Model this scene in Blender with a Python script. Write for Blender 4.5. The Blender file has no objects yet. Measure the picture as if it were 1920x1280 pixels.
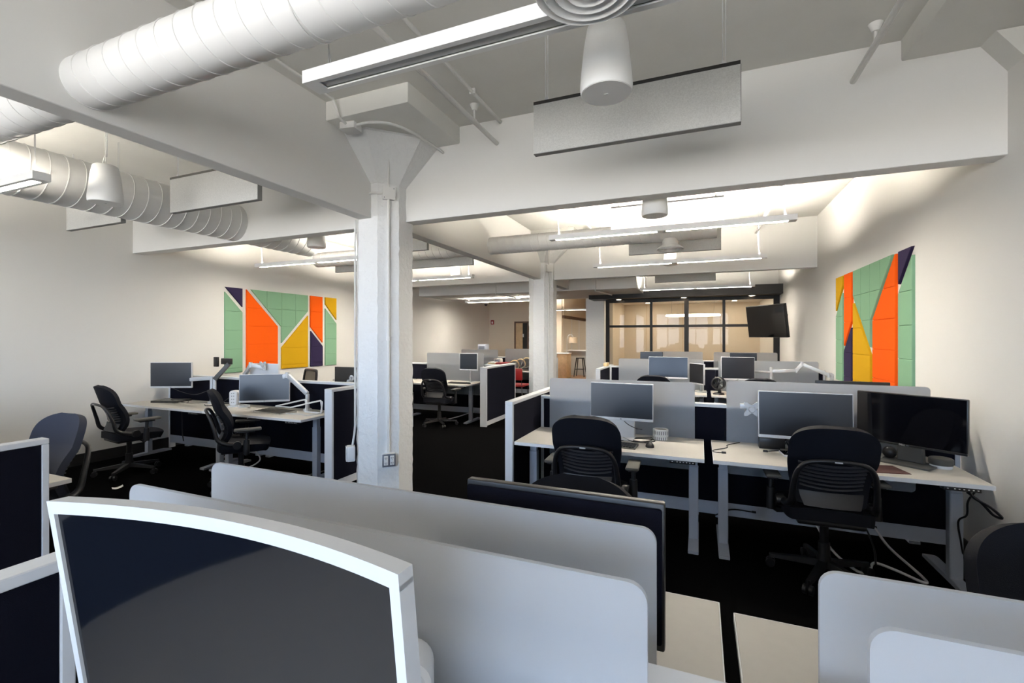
import bpy, bmesh, math, random
from mathutils import Vector, Matrix
random.seed(7)
SC = bpy.context.scene
COL = SC.collection
PI = math.pi

# ------------------------------------------------------------------ camera, world, daylight, exposure
CAM_H = 1.62
cam = bpy.data.objects.new('camera', bpy.data.cameras.new('camera'))
COL.objects.link(cam)
cam.location = (0, 0, CAM_H)
cam.rotation_euler = (PI / 2, 0, math.atan2(352, 862))
cam.data.sensor_width = 36
cam.data.lens = 862 / 1920 * 36
cam.data.shift_y = -9 / 1920
cam.data.clip_start = 0.05
SC.camera = cam
SC.view_settings.view_transform = 'Standard'
SC.view_settings.look = 'None'
SC.view_settings.gamma = 1
SC.view_settings.use_curve_mapping = False
SC.view_settings.exposure = 0.0
SC.cycles.max_bounces = 10
SC.cycles.diffuse_bounces = 6
SC.cycles.sample_clamp_indirect = 6

w = bpy.data.worlds.new('daylight')
SC.world = w
w.use_nodes = True
nt = w.node_tree                                       # overcast blue sky above the horizon, pale street and buildings below it
wtc = nt.nodes.new('ShaderNodeTexCoord')
wsx = nt.nodes.new('ShaderNodeSeparateXYZ')
wmr = nt.nodes.new('ShaderNodeMapRange')
wmr.inputs['From Min'].default_value = -0.12
wmr.inputs['From Max'].default_value = 0.12
wmx = nt.nodes.new('ShaderNodeMix')
wmx.data_type = 'RGBA'
wmx.inputs[6].default_value = (1.30, 1.26, 1.20, 1)
wmx.inputs[7].default_value = (0.62, 0.88, 1.28, 1)
nt.links.new(wtc.outputs['Generated'], wsx.inputs[0])
nt.links.new(wsx.outputs[2], wmr.inputs['Value'])
nt.links.new(wmr.outputs[0], wmx.inputs[0])
nt.links.new(wmx.outputs[2], nt.nodes['Background'].inputs['Color'])
nt.nodes['Background'].inputs['Strength'].default_value = 12.0

FRONT_Y = -5.0          # window wall behind the camera
WINDOWS = [(-6.9, -5.15), (-4.95, -3.3), (-2.6, -1.15), (-0.95, 0.5), (0.7, 1.65)]
WZ0, WZ1 = 0.55, 3.1
for a, b in WINDOWS:                                   # portals guide the sky light through the real openings
    L = bpy.data.lights.new('sky_portal', 'AREA')
    L.shape = 'RECTANGLE'
    L.size, L.size_y = b - a, WZ1 - WZ0
    L.cycles.is_portal = True
    o = bpy.data.objects.new('sky_portal', L)
    COL.objects.link(o)
    o.location = ((a + b) / 2, FRONT_Y - 0.1, (WZ0 + WZ1) / 2)
    o.rotation_euler = (PI / 2, 0, PI)
LAMP = (1.0, 0.925, 0.80)
LAMP_DOWN, LAMP_UP = 210.0, 390.0


# ------------------------------------------------------------------ materials
def mat(name, col, rough=0.6, metal=0.0, bump=0.0, bscale=40.0, var=0.0, vscale=3.0, spec=0.5, emit=None, estr=0.0, detail=4.0):
    m = bpy.data.materials.new(name)
    m.use_nodes = True
    nt = m.node_tree
    p = nt.nodes['Principled BSDF']
    p.inputs['Base Color'].default_value = (*col, 1)
    p.inputs['Roughness'].default_value = rough
    p.inputs['Metallic'].default_value = metal
    p.inputs['Specular IOR Level'].default_value = spec
    if emit:
        p.inputs['Emission Color'].default_value = (*emit, 1)
        p.inputs['Emission Strength'].default_value = estr
    tc = nt.nodes.new('ShaderNodeTexCoord')
    if bump:
        n = nt.nodes.new('ShaderNodeTexNoise')
        n.inputs['Scale'].default_value = bscale
        n.inputs['Detail'].default_value = detail
        nt.links.new(tc.outputs['Object'], n.inputs['Vector'])
        b = nt.nodes.new('ShaderNodeBump')
        b.inputs['Strength'].default_value = bump
        b.inputs['Distance'].default_value = 0.02
        nt.links.new(n.outputs['Fac'], b.inputs['Height'])
        nt.links.new(b.outputs['Normal'], p.inputs['Normal'])
    if var:
        n = nt.nodes.new('ShaderNodeTexNoise')
        n.inputs['Scale'].default_value = vscale
        n.inputs['Detail'].default_value = 6
        nt.links.new(tc.outputs['Object'], n.inputs['Vector'])
        r = nt.nodes.new('ShaderNodeMapRange')
        r.inputs['From Min'].default_value = 0.3
        r.inputs['From Max'].default_value = 0.7
        r.inputs['To Min'].default_value = 1 - var
        r.inputs['To Max'].default_value = 1 + var
        nt.links.new(n.outputs['Fac'], r.inputs['Value'])
        mx = nt.nodes.new('ShaderNodeMix')
        mx.data_type = 'RGBA'
        mx.blend_type = 'MULTIPLY'
        mx.inputs[0].default_value = 1
        mx.inputs[6].default_value = (*col, 1)
        nt.links.new(r.outputs['Result'], mx.inputs[7])
        nt.links.new(mx.outputs[2], p.inputs['Base Color'])
    return m


def frosted():
    m = bpy.data.materials.new('frosted_acrylic')
    m.use_nodes = True
    nt = m.node_tree
    nt.nodes.clear()
    out = nt.nodes.new('ShaderNodeOutputMaterial')
    d = nt.nodes.new('ShaderNodeBsdfDiffuse')
    t = nt.nodes.new('ShaderNodeBsdfTranslucent')
    g = nt.nodes.new('ShaderNodeBsdfGlossy')
    d.inputs['Color'].default_value = (0.72, 0.765, 0.83, 1)
    t.inputs['Color'].default_value = (0.95, 0.95, 0.95, 1)
    g.inputs['Roughness'].default_value = 0.45
    a = nt.nodes.new('ShaderNodeMixShader')
    a.inputs[0].default_value = 0.6
    nt.links.new(d.outputs[0], a.inputs[1])
    nt.links.new(t.outputs[0], a.inputs[2])
    r = nt.nodes.new('ShaderNodeBsdfRefraction')         # blurred see-through share of the frosted sheet
    r.inputs['Color'].default_value = (0.97, 0.97, 0.97, 1)
    r.inputs['Roughness'].default_value = 0.42
    r.inputs['IOR'].default_value = 1.18
    a2 = nt.nodes.new('ShaderNodeMixShader')
    a2.inputs[0].default_value = 0.38
    nt.links.new(a.outputs[0], a2.inputs[1])
    nt.links.new(r.outputs[0], a2.inputs[2])
    b = nt.nodes.new('ShaderNodeMixShader')
    f = nt.nodes.new('ShaderNodeFresnel')
    f.inputs['IOR'].default_value = 1.25
    nt.links.new(f.outputs[0], b.inputs[0])
    nt.links.new(a2.outputs[0], b.inputs[1])
    nt.links.new(g.outputs[0], b.inputs[2])
    nt.links.new(b.outputs[0], out.inputs[0])
    return m


def glass():
    m = bpy.data.materials.new('clear_glass')
    m.use_nodes = True
    nt = m.node_tree
    nt.nodes.clear()
    out = nt.nodes.new('ShaderNodeOutputMaterial')
    t = nt.nodes.new('ShaderNodeBsdfTransparent')
    t.inputs['Color'].default_value = (0.93, 0.94, 0.93, 1)
    g = nt.nodes.new('ShaderNodeBsdfGlossy')
    g.inputs['Roughness'].default_value = 0.02
    b = nt.nodes.new('ShaderNodeMixShader')
    f = nt.nodes.new('ShaderNodeFresnel')
    f.inputs['IOR'].default_value = 1.32
    geo = nt.nodes.new('ShaderNodeNewGeometry')          # reflect at the outer faces only
    inv = nt.nodes.new('ShaderNodeMath')
    inv.operation = 'SUBTRACT'
    inv.inputs[0].default_value = 1.0
    nt.links.new(geo.outputs['Backfacing'], inv.inputs[1])
    mul = nt.nodes.new('ShaderNodeMath')
    mul.operation = 'MULTIPLY'
    nt.links.new(f.outputs[0], mul.inputs[0])
    nt.links.new(inv.outputs[0], mul.inputs[1])
    nt.links.new(mul.outputs[0], b.inputs[0])
    nt.links.new(t.outputs[0], b.inputs[1])
    nt.links.new(g.outputs[0], b.inputs[2])
    nt.links.new(b.outputs[0], out.inputs[0])
    return m


def striped_label():
    m = mat('printed_label', (0.85, 0.85, 0.84), 0.6)
    nt = m.node_tree
    p = nt.nodes['Principled BSDF']
    tc = nt.nodes.new('ShaderNodeTexCoord')
    sx = nt.nodes.new('ShaderNodeSeparateXYZ')
    nt.links.new(tc.outputs['Object'], sx.inputs[0])
    at = nt.nodes.new('ShaderNodeMath'); at.operation = 'ARCTAN2'
    nt.links.new(sx.outputs[1], at.inputs[0]); nt.links.new(sx.outputs[0], at.inputs[1])
    mu = nt.nodes.new('ShaderNodeMath'); mu.operation = 'MULTIPLY'; mu.inputs[1].default_value = 22 / (2 * PI)
    nt.links.new(at.outputs[0], mu.inputs[0])
    fr = nt.nodes.new('ShaderNodeMath'); fr.operation = 'FRACT'
    nt.links.new(mu.outputs[0], fr.inputs[0])
    lt = nt.nodes.new('ShaderNodeMath'); lt.operation = 'LESS_THAN'; lt.inputs[1].default_value = 0.28
    nt.links.new(fr.outputs[0], lt.inputs[0])
    zz = nt.nodes.new('ShaderNodeMath'); zz.operation = 'MULTIPLY'; zz.inputs[1].default_value = 130
    nt.links.new(sx.outputs[2], zz.inputs[0])
    sn = nt.nodes.new('ShaderNodeMath'); sn.operation = 'SINE'
    nt.links.new(zz.outputs[0], sn.inputs[0])
    gt = nt.nodes.new('ShaderNodeMath'); gt.operation = 'GREATER_THAN'; gt.inputs[1].default_value = -0.3
    nt.links.new(sn.outputs[0], gt.inputs[0])
    an = nt.nodes.new('ShaderNodeMath'); an.operation = 'MULTIPLY'
    nt.links.new(lt.outputs[0], an.inputs[0]); nt.links.new(gt.outputs[0], an.inputs[1])
    mx = nt.nodes.new('ShaderNodeMix'); mx.data_type = 'RGBA'
    mx.inputs[6].default_value = (0.85, 0.85, 0.84, 1); mx.inputs[7].default_value = (0.05, 0.05, 0.06, 1)
    nt.links.new(an.outputs[0], mx.inputs[0])
    nt.links.new(mx.outputs[2], p.inputs['Base Color'])
    return m


M = dict(
    wall=mat('wall_paint', (0.80, 0.785, 0.75), 0.75, bump=0.03, bscale=180),
    ceil=mat('ceiling_paint', (0.74, 0.73, 0.69), 0.85, bump=0.12, bscale=9, var=0.03, vscale=2.5),
    beam=mat('beam_paint', (0.80, 0.79, 0.765), 0.8, bump=0.02, bscale=120),
    column=mat('rough_column_paint', (0.84, 0.84, 0.83), 0.55, bump=0.55, bscale=22, detail=7),
    carpet=mat('black_carpet', (0.0024, 0.0024, 0.0026), 1.0, bump=0.3, bscale=400, var=0.3, vscale=90, spec=0.0),
    base=mat('black_rubber_base', (0.012, 0.012, 0.013), 0.6),
    white=mat('white_metal', (0.70, 0.71, 0.73), 0.4),
    lampwhite=mat('white_lamp_housing', (0.80, 0.80, 0.79), 0.45),
    duct=mat('painted_duct', (0.82, 0.815, 0.80), 0.42, bump=0.01, bscale=20),
    silver=mat('silver_frame', (0.36, 0.39, 0.45), 0.42, metal=0.15),
    raceway=mat('raceway_grey', (0.46, 0.50, 0.58), 0.45),
    alu=mat('aluminium', (0.60, 0.61, 0.62), 0.4, metal=0.25),
    chrome=mat('chrome', (0.75, 0.75, 0.76), 0.15, metal=1.0),
    navy=mat('navy_fabric', (0.0062, 0.0066, 0.012), 0.9, bump=0.2, bscale=500, spec=0.04),
    cushion=mat('chair_fabric', (0.006, 0.007, 0.0115), 0.7, bump=0.15, bscale=600, spec=0.12),
    cushion2=mat('blue_grey_chair_fabric', (0.028, 0.033, 0.052), 0.8, bump=0.15, bscale=600, spec=0.3),
    plastic=mat('black_plastic', (0.007, 0.007, 0.009), 0.4),
    slat=mat('charcoal_plastic', (0.045, 0.045, 0.05), 0.3),
    panel=mat('dark_back_panel', (0.018, 0.018, 0.021), 0.42),
    pad=mat('grey_arm_pad', (0.075, 0.072, 0.065), 0.7),
    desk=mat('desk_laminate', (0.56, 0.53, 0.48), 0.5, var=0.015, vscale=30),
    edge=mat('desk_edge', (0.82, 0.82, 0.82), 0.45),
    tray=mat('modesty_grey', (0.10, 0.115, 0.16), 0.6),
    frost=frosted(),
    glass=glass(),
    screen=mat('lcd_panel', (0.006, 0.007, 0.011), 0.30, spec=0.75),
    gloss=mat('glossy_lcd_panel', (0.003, 0.003, 0.0045), 0.06, spec=0.5),
    haze=mat('curved_lcd_panel', (0.006, 0.0075, 0.012), 0.07, spec=1.0),
    satin=mat('satin_lcd_panel', (0.006, 0.007, 0.011), 0.16, spec=0.28),
    bezel=mat('black_bezel', (0.008, 0.008, 0.009), 0.35),
    felt_o=mat('orange_felt', (0.90, 0.115, 0.008), 0.95, bump=0.15, bscale=350, spec=0.1),
    felt_g=mat('sage_felt', (0.23, 0.405, 0.262), 0.95, bump=0.15, bscale=350, spec=0.1),
    felt_y=mat('mustard_felt', (0.62, 0.345, 0.012), 0.95, bump=0.15, bscale=350, spec=0.1),
    felt_n=mat('aubergine_felt', (0.020, 0.014, 0.042), 0.95, bump=0.15, bscale=350, spec=0.1),
    baffle=mat('grey_felt_baffle', (0.52, 0.52, 0.505), 0.95, var=0.10, vscale=160, bump=0.1, bscale=300, spec=0.1),
    baffle_edge=mat('grey_felt_edge', (0.24, 0.24, 0.235), 0.95, spec=0.1),
    lamp_d=mat('lamp_diffuser', (0.9, 0.9, 0.9), 0.5, emit=LAMP, estr=LAMP_DOWN),
    lamp_u=mat('lamp_uplight', (0.9, 0.9, 0.9), 0.5, emit=LAMP, estr=LAMP_UP),
    lamp_d_dim=mat('dimmed_diffuser', (0.9, 0.9, 0.9), 0.5, emit=LAMP, estr=LAMP_DOWN * 0.22),
    lamp_u_dim=mat('dimmed_uplight', (0.9, 0.9, 0.9), 0.5, emit=LAMP, estr=LAMP_UP * 0.22),
    lamp_d_soft=mat('softer_diffuser', (0.9, 0.9, 0.9), 0.5, emit=LAMP, estr=LAMP_DOWN * 0.6),
    lamp_u_soft=mat('softer_uplight', (0.9, 0.9, 0.9), 0.5, emit=LAMP, estr=LAMP_UP * 0.7),
    lamp_off=mat('lamp_diffuser_off', (0.50, 0.50, 0.49), 0.35),
    spot=mat('downlight_lens', (0.9, 0.9, 0.9), 0.5, emit=(1, 0.75, 0.5), estr=60.0),
    room_spot=mat('room_downlight_lens', (0.9, 0.9, 0.9), 0.5, emit=(1, 0.85, 0.66), estr=330.0),
    ring=mat('ring_lamp', (0.9, 0.9, 0.9), 0.5, emit=(1, 0.86, 0.68), estr=14.0),
    blackframe=mat('black_steel', (0.006, 0.0055, 0.0055), 0.45, spec=0.25),
    beige=mat('beige_wall', (0.68, 0.59, 0.47), 0.8, bump=0.02, bscale=120),
    wood=mat('light_oak', (0.56, 0.40, 0.23), 0.55, var=0.12, vscale=9),
    darkwood=mat('dark_wood', (0.08, 0.04, 0.02), 0.5),
    floorwood=mat('kitchen_wood_floor', (0.22, 0.11, 0.05), 0.4, var=0.2, vscale=6),
    ply=mat('cream_plywood', (0.72, 0.52, 0.26), 0.45, var=0.06, vscale=14),
    red=mat('red_plastic', (0.35, 0.012, 0.015), 0.4),
    kraft=mat('greige_plastic', (0.42, 0.40, 0.36), 0.6),
    maroon=mat('maroon_mat', (0.06, 0.018, 0.016), 0.8, var=0.3, vscale=60),
    paper=mat('paper_white', (0.85, 0.84, 0.80), 0.7),
    label=striped_label(),
    blue_lit=mat('pale_sheet_blue_lit', (0.33, 0.56, 0.82), 0.4),  # pale sheet; the blue light falling on it is put into the colour
    greyplate=mat('dark_grey_plate', (0.06, 0.06, 0.057), 0.45),
    steel=mat('outlet_steel', (0.20, 0.22, 0.27), 0.35, metal=0.5),
    fixwhite=mat('white_plastic', (0.84, 0.84, 0.84), 0.35),
    cordgrey=mat('light_grey_cord', (0.62, 0.62, 0.62), 0.5),
    mesh=mat('grey_mesh', (0.20, 0.175, 0.14), 0.9),
    shade=mat('linen_shade', (0.62, 0.50, 0.36), 0.8),
)


# ------------------------------------------------------------------ mesh helpers
def V(*a):
    return Vector(a)


def box(bm, x0, x1, y0, y1, z0, z1, bev=0.0, seg=2):
    vs = [bm.verts.new((x, y, z)) for x in (x0, x1) for y in (y0, y1) for z in (z0, z1)]
    fs = [bm.faces.new([vs[i] for i in f]) for f in ((0, 1, 3, 2), (4, 6, 7, 5), (0, 4, 5, 1), (2, 3, 7, 6), (0, 2, 6, 4), (1, 5, 7, 3))]
    if bev:
        es = list({e for f in fs for e in f.edges})
        bmesh.ops.bevel(bm, geom=es, offset=bev, segments=seg, affect='EDGES', profile=0.5)
    return vs


def prism(bm, pts, ax, d0, d1, bev=0.0):
    """polygon PTS (2-D) extruded along axis ax ('x','y','z') from d0 to d1"""
    def P(a, b, d):
        return {'x': (d, a, b), 'y': (a, d, b), 'z': (a, b, d)}[ax]
    lo = [bm.verts.new(P(a, b, d0)) for a, b in pts]
    hi = [bm.verts.new(P(a, b, d1)) for a, b in pts]
    n = len(pts)
    fs = [bm.faces.new(lo[::-1]), bm.faces.new(hi)]
    for i in range(n):
        fs.append(bm.faces.new((lo[i], lo[(i + 1) % n], hi[(i + 1) % n], hi[i])))
    bmesh.ops.recalc_face_normals(bm, faces=fs)
    if bev:
        es = [e for e in fs[1].edges] + [e for e in fs[0].edges]
        bmesh.ops.bevel(bm, geom=es, offset=bev, segments=1, affect='EDGES')
    return fs


def rrect(x0, x1, z0, z1, r, n=6, corners=(1, 1, 1, 1)):
    """rounded rectangle outline; corners: bottom-left, bottom-right, top-right, top-left"""
    out = []
    for (cx, cz, a0, on) in ((x0 + r, z0 + r, PI, corners[0]), (x1 - r, z0 + r, 1.5 * PI, corners[1]),
                             (x1 - r, z1 - r, 0, corners[2]), (x0 + r, z1 - r, 0.5 * PI, corners[3])):
        if on:
            for k in range(n + 1):
                a = a0 + k / n * PI / 2
                out.append((cx + r * math.cos(a), cz + r * math.sin(a)))
        else:
            out.append((cx + r * (1 if math.cos(a0 + PI / 4) > 0 else -1), cz + r * (1 if math.sin(a0 + PI / 4) > 0 else -1)))
    return out


def tube(bm, pts, r, seg=8, cap=True):
    pts = [Vector(p) for p in pts]
    rings = []
    up = None
    n = len(pts)
    for i, p in enumerate(pts):
        t = (pts[min(i + 1, n - 1)] - pts[max(i - 1, 0)]).normalized()
        if up is None:
            up = t.orthogonal().normalized()
        up = (up - t * up.dot(t))
        up = up.normalized() if up.length > 1e-6 else t.orthogonal().normalized()
        s = t.cross(up)
        rr = r[i] if isinstance(r, (list, tuple)) else r
        rings.append([bm.verts.new(p + (up * math.cos(2 * PI * k / seg) + s * math.sin(2 * PI * k / seg)) * rr) for k in range(seg)])
    for a, b in zip(rings, rings[1:]):
        for k in range(seg):
            bm.faces.new((a[k], a[(k + 1) % seg], b[(k + 1) % seg], b[k]))
    if cap:
        bm.faces.new(rings[0][::-1])
        bm.faces.new(rings[-1])


def spline(pts, n=6):
    pts = [Vector(p) for p in pts]
    P = [pts[0] * 2 - pts[1]] + pts + [pts[-1] * 2 - pts[-2]]
    out = []
    for i in range(1, len(P) - 2):
        a, b, c, d = P[i - 1:i + 3]
        for k in range(n):
            t = k / n
            out.append(0.5 * ((2 * b) + (c - a) * t + (2 * a - 5 * b + 4 * c - d) * t * t + (3 * b - a - 3 * c + d) * t ** 3))
    out.append(pts[-1])
    return out


def lathe(bm, prof, c=(0, 0, 0), seg=32, ax='z'):
    c = Vector(c)
    rings = []
    for r, h in prof:
        ring = []
        for k in range(seg):
            a = 2 * PI * k / seg
            q = {'z': V(r * math.cos(a), r * math.sin(a), h), 'x': V(h, r * math.cos(a), r * math.sin(a)), 'y': V(r * math.sin(a), h, r * math.cos(a))}[ax]
            ring.append(bm.verts.new(c + q))
        rings.append(ring)
    for a, b in zip(rings, rings[1:]):
        for k in range(seg):
            bm.faces.new((a[k], a[(k + 1) % seg], b[(k + 1) % seg], b[k]))
    closed = math.dist(prof[0], prof[-1]) < 1e-6
    if prof[0][0] > 1e-5 and not closed:
        bm.faces.new(rings[0][::-1])
    if prof[-1][0] > 1e-5 and not closed:
        bm.faces.new(rings[-1])
    bmesh.ops.remove_doubles(bm, verts=bm.verts[:], dist=1e-6)


def sheet(bm, f, nu, nv, th):
    """solid sheet: f(u,v) with u,v in 0..1 gives the middle surface; th thickness"""
    P = [[Vector(f(i / nu, j / nv)) for j in range(nv + 1)] for i in range(nu + 1)]
    A, B = [], []
    for i in range(nu + 1):
        ra, rb = [], []
        for j in range(nv + 1):
            du = P[min(i + 1, nu)][j] - P[max(i - 1, 0)][j]
            dv = P[i][min(j + 1, nv)] - P[i][max(j - 1, 0)]
            n = du.cross(dv)
            n = n.normalized() if n.length > 1e-9 else V(0, -1, 0)
            e = 1.0
            t = th * e / 2
            ra.append(bm.verts.new(P[i][j] + n * t))
            rb.append(bm.verts.new(P[i][j] - n * t))
        A.append(ra)
        B.append(rb)
    for i in range(nu):
        for j in range(nv):
            bm.faces.new((A[i][j], A[i + 1][j], A[i + 1][j + 1], A[i][j + 1]))
            bm.faces.new((B[i][j], B[i][j + 1], B[i + 1][j + 1], B[i + 1][j]))
    for i in range(nu):
        bm.faces.new((A[i][0], B[i][0], B[i + 1][0], A[i + 1][0]))
        bm.faces.new((A[i][nv], A[i + 1][nv], B[i + 1][nv], B[i][nv]))
    for j in range(nv):
        bm.faces.new((A[0][j], A[0][j + 1], B[0][j + 1], B[0][j]))
        bm.faces.new((A[nu][j], B[nu][j], B[nu][j + 1], A[nu][j + 1]))


def BM():
    return bmesh.new()


def obj(name, bm, m, parent=None, smooth=35, loc=None, rot=None):
    me = bpy.data.meshes.new(name)
    bmesh.ops.recalc_face_normals(bm, faces=bm.faces[:])
    bm.to_mesh(me)
    bm.free()
    me.materials.append(m)
    if smooth:
        me.polygons.foreach_set('use_smooth', [True] * len(me.polygons))
        me.set_sharp_from_angle(angle=math.radians(smooth))
    o = bpy.data.objects.new(name, me)
    COL.objects.link(o)
    if parent:
        o.parent = parent
    if loc:
        o.location = loc
    if rot:
        o.rotation_euler = rot
    return o


def tag(o, label, cat, group=None):
    o['label'] = label
    o['category'] = cat
    if group:
        o['group'] = group
    return o


def thing(name, label, cat, loc=(0, 0, 0), rz=0.0, group=None):
    o = bpy.data.objects.new(name, None)
    o.empty_display_size = 0.05
    COL.objects.link(o)
    o.location = loc
    o.rotation_euler = (0, 0, rz)
    return tag(o, label, cat, group)


def struct(name, bm, m, parent=None, smooth=30):
    o = obj(name, bm, m, parent, smooth)
    if not parent:
        o['kind'] = 'structure'
    return o


def dup(root, loc, rz, label, group=None):
    """a copy of a thing with copies of its parts and sub-parts"""
    r = root.copy()
    COL.objects.link(r)
    r.location = loc
    r.rotation_euler = (0, 0, rz)
    r['label'] = label
    if group:
        r['group'] = group
    for ch in list(root.children):
        c = ch.copy()
        COL.objects.link(c)
        c.parent = r
        for g in list(ch.children):
            d = g.copy()
            COL.objects.link(d)
            d.parent = c
    return r


def Bx(*a, bev=0.0, seg=2):
    bm = BM()
    box(bm, *a, bev=bev, seg=seg)
    return bm


def text_mesh(name, s, size, m, parent, loc, rot, depth=0.001):
    cu = bpy.data.curves.new(name, 'FONT')
    cu.body = s
    cu.size = size
    cu.extrude = depth
    cu.align_x = 'CENTER'
    cu.align_y = 'CENTER'
    tmp = bpy.data.objects.new(name, cu)
    COL.objects.link(tmp)
    me = bpy.data.meshes.new_from_object(tmp.evaluated_get(bpy.context.evaluated_depsgraph_get()))
    bpy.data.objects.remove(tmp)
    me.materials.clear()
    me.materials.append(m)
    o = bpy.data.objects.new(name, me)
    COL.objects.link(o)
    o.parent = parent
    o.location = loc
    o.rotation_euler = rot
    return o


# ------------------------------------------------------------------ the room shell
XL, XR = -7.25, 1.80
CZ = 3.62
BACK_Y = 15.5
struct('floor', Bx(-9.5, 4.0, FRONT_Y - 0.2, 13.6, -0.1, 0.0), M['carpet'])
struct('floor', Bx(-9.5, 4.0, 13.6, 23.2, -0.1, 0.0), M['floorwood'])
struct('ceiling', Bx(-9.5, 4.0, FRONT_Y - 0.2, 23.2, CZ, CZ + 0.15), M['ceil'])
struct('wall_left', Bx(XL - 0.15, XL, FRONT_Y - 0.2, BACK_Y + 0.15, 0, CZ), M['wall'])
struct('wall_right', Bx(XR, XR + 0.15, FRONT_Y - 0.2, 17.0, 0, CZ), M['wall'])
bm = BM()
box(bm, XL, XR, FRONT_Y - 0.2, FRONT_Y, 0, WZ0)
box(bm, XL, XR, FRONT_Y - 0.2, FRONT_Y, WZ1, CZ)
edges = [XL] + [v for ab in WINDOWS for v in ab] + [XR]
for a, b in zip(edges[0::2], edges[1::2]):
    box(bm, a, b, FRONT_Y - 0.2, FRONT_Y, WZ0, WZ1)
struct('wall_front', bm, M['wall'])
for i, (a, b) in enumerate(WINDOWS):
    bm = BM()
    for x0, x1, z0, z1 in ((a, a + 0.05, WZ0, WZ1), (b - 0.05, b, WZ0, WZ1), (a, b, WZ0, WZ0 + 0.05), (a, b, WZ1 - 0.05, WZ1),
                           ((a + b) / 2 - 0.025, (a + b) / 2 + 0.025, WZ0, WZ1), (a, b, 2.1, 2.15)):
        box(bm, x0, x1, FRONT_Y - 0.16, FRONT_Y - 0.06, z0, z1)
    struct('window_%d' % (i + 2), bm, M['blackframe'])
struct('wall_back', Bx(XL, -4.75, BACK_Y, BACK_Y + 0.15, 0, CZ), M['beige'])
for nm, yy0, yy1 in (('baseboard_left', FRONT_Y, BACK_Y),):
    struct(nm, Bx(XL, XL + 0.012, yy0, yy1, 0, 0.14), M['base'])
struct('baseboard_right', Bx(XR - 0.012, XR, FRONT_Y, 12.5, 0, 0.14), M['base'])
struct('baseboard_back', Bx(XL, -4.75, BACK_Y - 0.012, BACK_Y, 0, 0.14), M['base'])

# beams boxed in smooth board
BZ = 2.77
COLX, COLW, COLC = -2.99, 0.26, 0.145
COLY = [3.87, 9.0, 14.1]
for y0, y1 in ((FRONT_Y, 3.65), (4.10, 8.78), (9.22, 10.9)):
    struct('beam', Bx(-3.10, -2.95, y0, y1, BZ, CZ + 0.02, bev=0.004, seg=1), M['beam'])
for x0, x1, y0 in ((-2.80, XR + 0.02, 3.87), (XL - 0.02, -3.2, 3.90), (-2.80, XR + 0.02, 8.95), (XL - 0.02, -3.2, 8.95)):
    struct('beam', Bx(x0, x1, y0, y0 + 0.15, BZ, CZ + 0.02, bev=0.004, seg=1), M['beam'])
# lowered soffit that crosses in front of the kitchen and the meeting room
struct('trim_1', Bx(XL, -1.35, 10.9, 13.3, 2.74, CZ + 0.02, bev=0.004, seg=1), M['beam'])


def octagon(cx, cy, hw, ch):
    return [(cx - hw + ch, cy - hw), (cx + hw - ch, cy - hw), (cx + hw, cy - hw + ch), (cx + hw, cy + hw - ch),
            (cx + hw - ch, cy + hw), (cx - hw + ch, cy + hw), (cx - hw, cy + hw - ch), (cx - hw, cy - hw + ch)]


def loft(bm, a, za, b, zb):
    A = [bm.verts.new((x, y, za)) for x, y in a]
    B = [bm.verts.new((x, y, zb)) for x, y in b]
    for i in range(len(A)):
        bm.faces.new((A[i], A[(i + 1) % len(A)], B[(i + 1) % len(A)], B[i]))
    bm.faces.new(A[::-1])
    bm.faces.new(B)


for i, cy in enumerate(COLY):
    bm = BM()
    if i < 2:
        nz = 60
        o8 = octagon(COLX, cy, COLW, COLC)
        rings = []
        for k in range(nz + 1):
            z = 3.1 * k / nz
            ring = []
            for j in range(8):
                x, y = o8[j]
                jit = 0.004
                ring.append(bm.verts.new((x + random.uniform(-jit, jit), y + random.uniform(-jit, jit), z)))
            rings.append(ring)
        for a, b in zip(rings, rings[1:]):
            for j in range(8):
                bm.faces.new((a[j], a[(j + 1) % 8], b[(j + 1) % 8], b[j]))
        bm.faces.new(rings[0][::-1])
        bm.faces.new(rings[-1])
        loft(bm, octagon(COLX, cy, COLW, COLC), 3.1, octagon(COLX, cy, 0.62, 0.345), 3.44)
        loft(bm, octagon(COLX, cy, 0.62, 0.345), 3.44, octagon(COLX, cy, 0.62, 0.345), 3.47)
    else:
        box(bm, -3.22, -2.66, 13.85, 14.4, 0, CZ)
    struct('column', bm, M['column'])
    if i < 2:
        struct('trim_%d' % (i + 2), Bx(COLX - 0.87, COLX + 0.87, cy - 0.84, cy + 0.84, 3.46, CZ + 0.02, bev=0.01), M['ceil'])
# half capital and drop panel at the side wall
struct('trim_5', Bx(1.26, XR + 0.02, 3.05, 4.7, 3.48, CZ + 0.02, bev=0.01), M['ceil'])
bm = BM()
prism(bm, [(1.81, 3.28), (1.665, 3.485), (1.81, 3.485)], 'y', 3.70, 4.05)
struct('trim_6', bm, M['ceil'])

# ------------------------------------------------------------------ far end: door, meeting room, kitchen
d = thing('door_1', 'x', 'door', (-5.95, BACK_Y, 0))
del d['label'], d['category']
d['kind'] = 'structure'
bm = BM()
for x0, x1, z0, z1 in ((-0.28, -0.22, 0, 2.17), (0.22, 0.28, 0, 2.17), (-0.28, 0.28, 2.11, 2.17)):
    box(bm, x0, x1, -0.03, 0.02, z0, z1)
obj('door_frame', bm, M['darkwood'], d)
obj('door_panel', Bx(-0.22, 0.04, -0.02, 0.01, 0.01, 2.11), M['wood'], d)
obj('painted_dark_gap', Bx(0.04, 0.22, -0.012, 0.01, 0.01, 2.11), M['blackframe'], d)  # solid black slab; its colour stands in for the shade of the gap
obj('door_handle', Bx(0.05, 0.09, -0.06, -0.012, 1.6, 1.72, bev=0.005), M['alu'], d)

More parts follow.
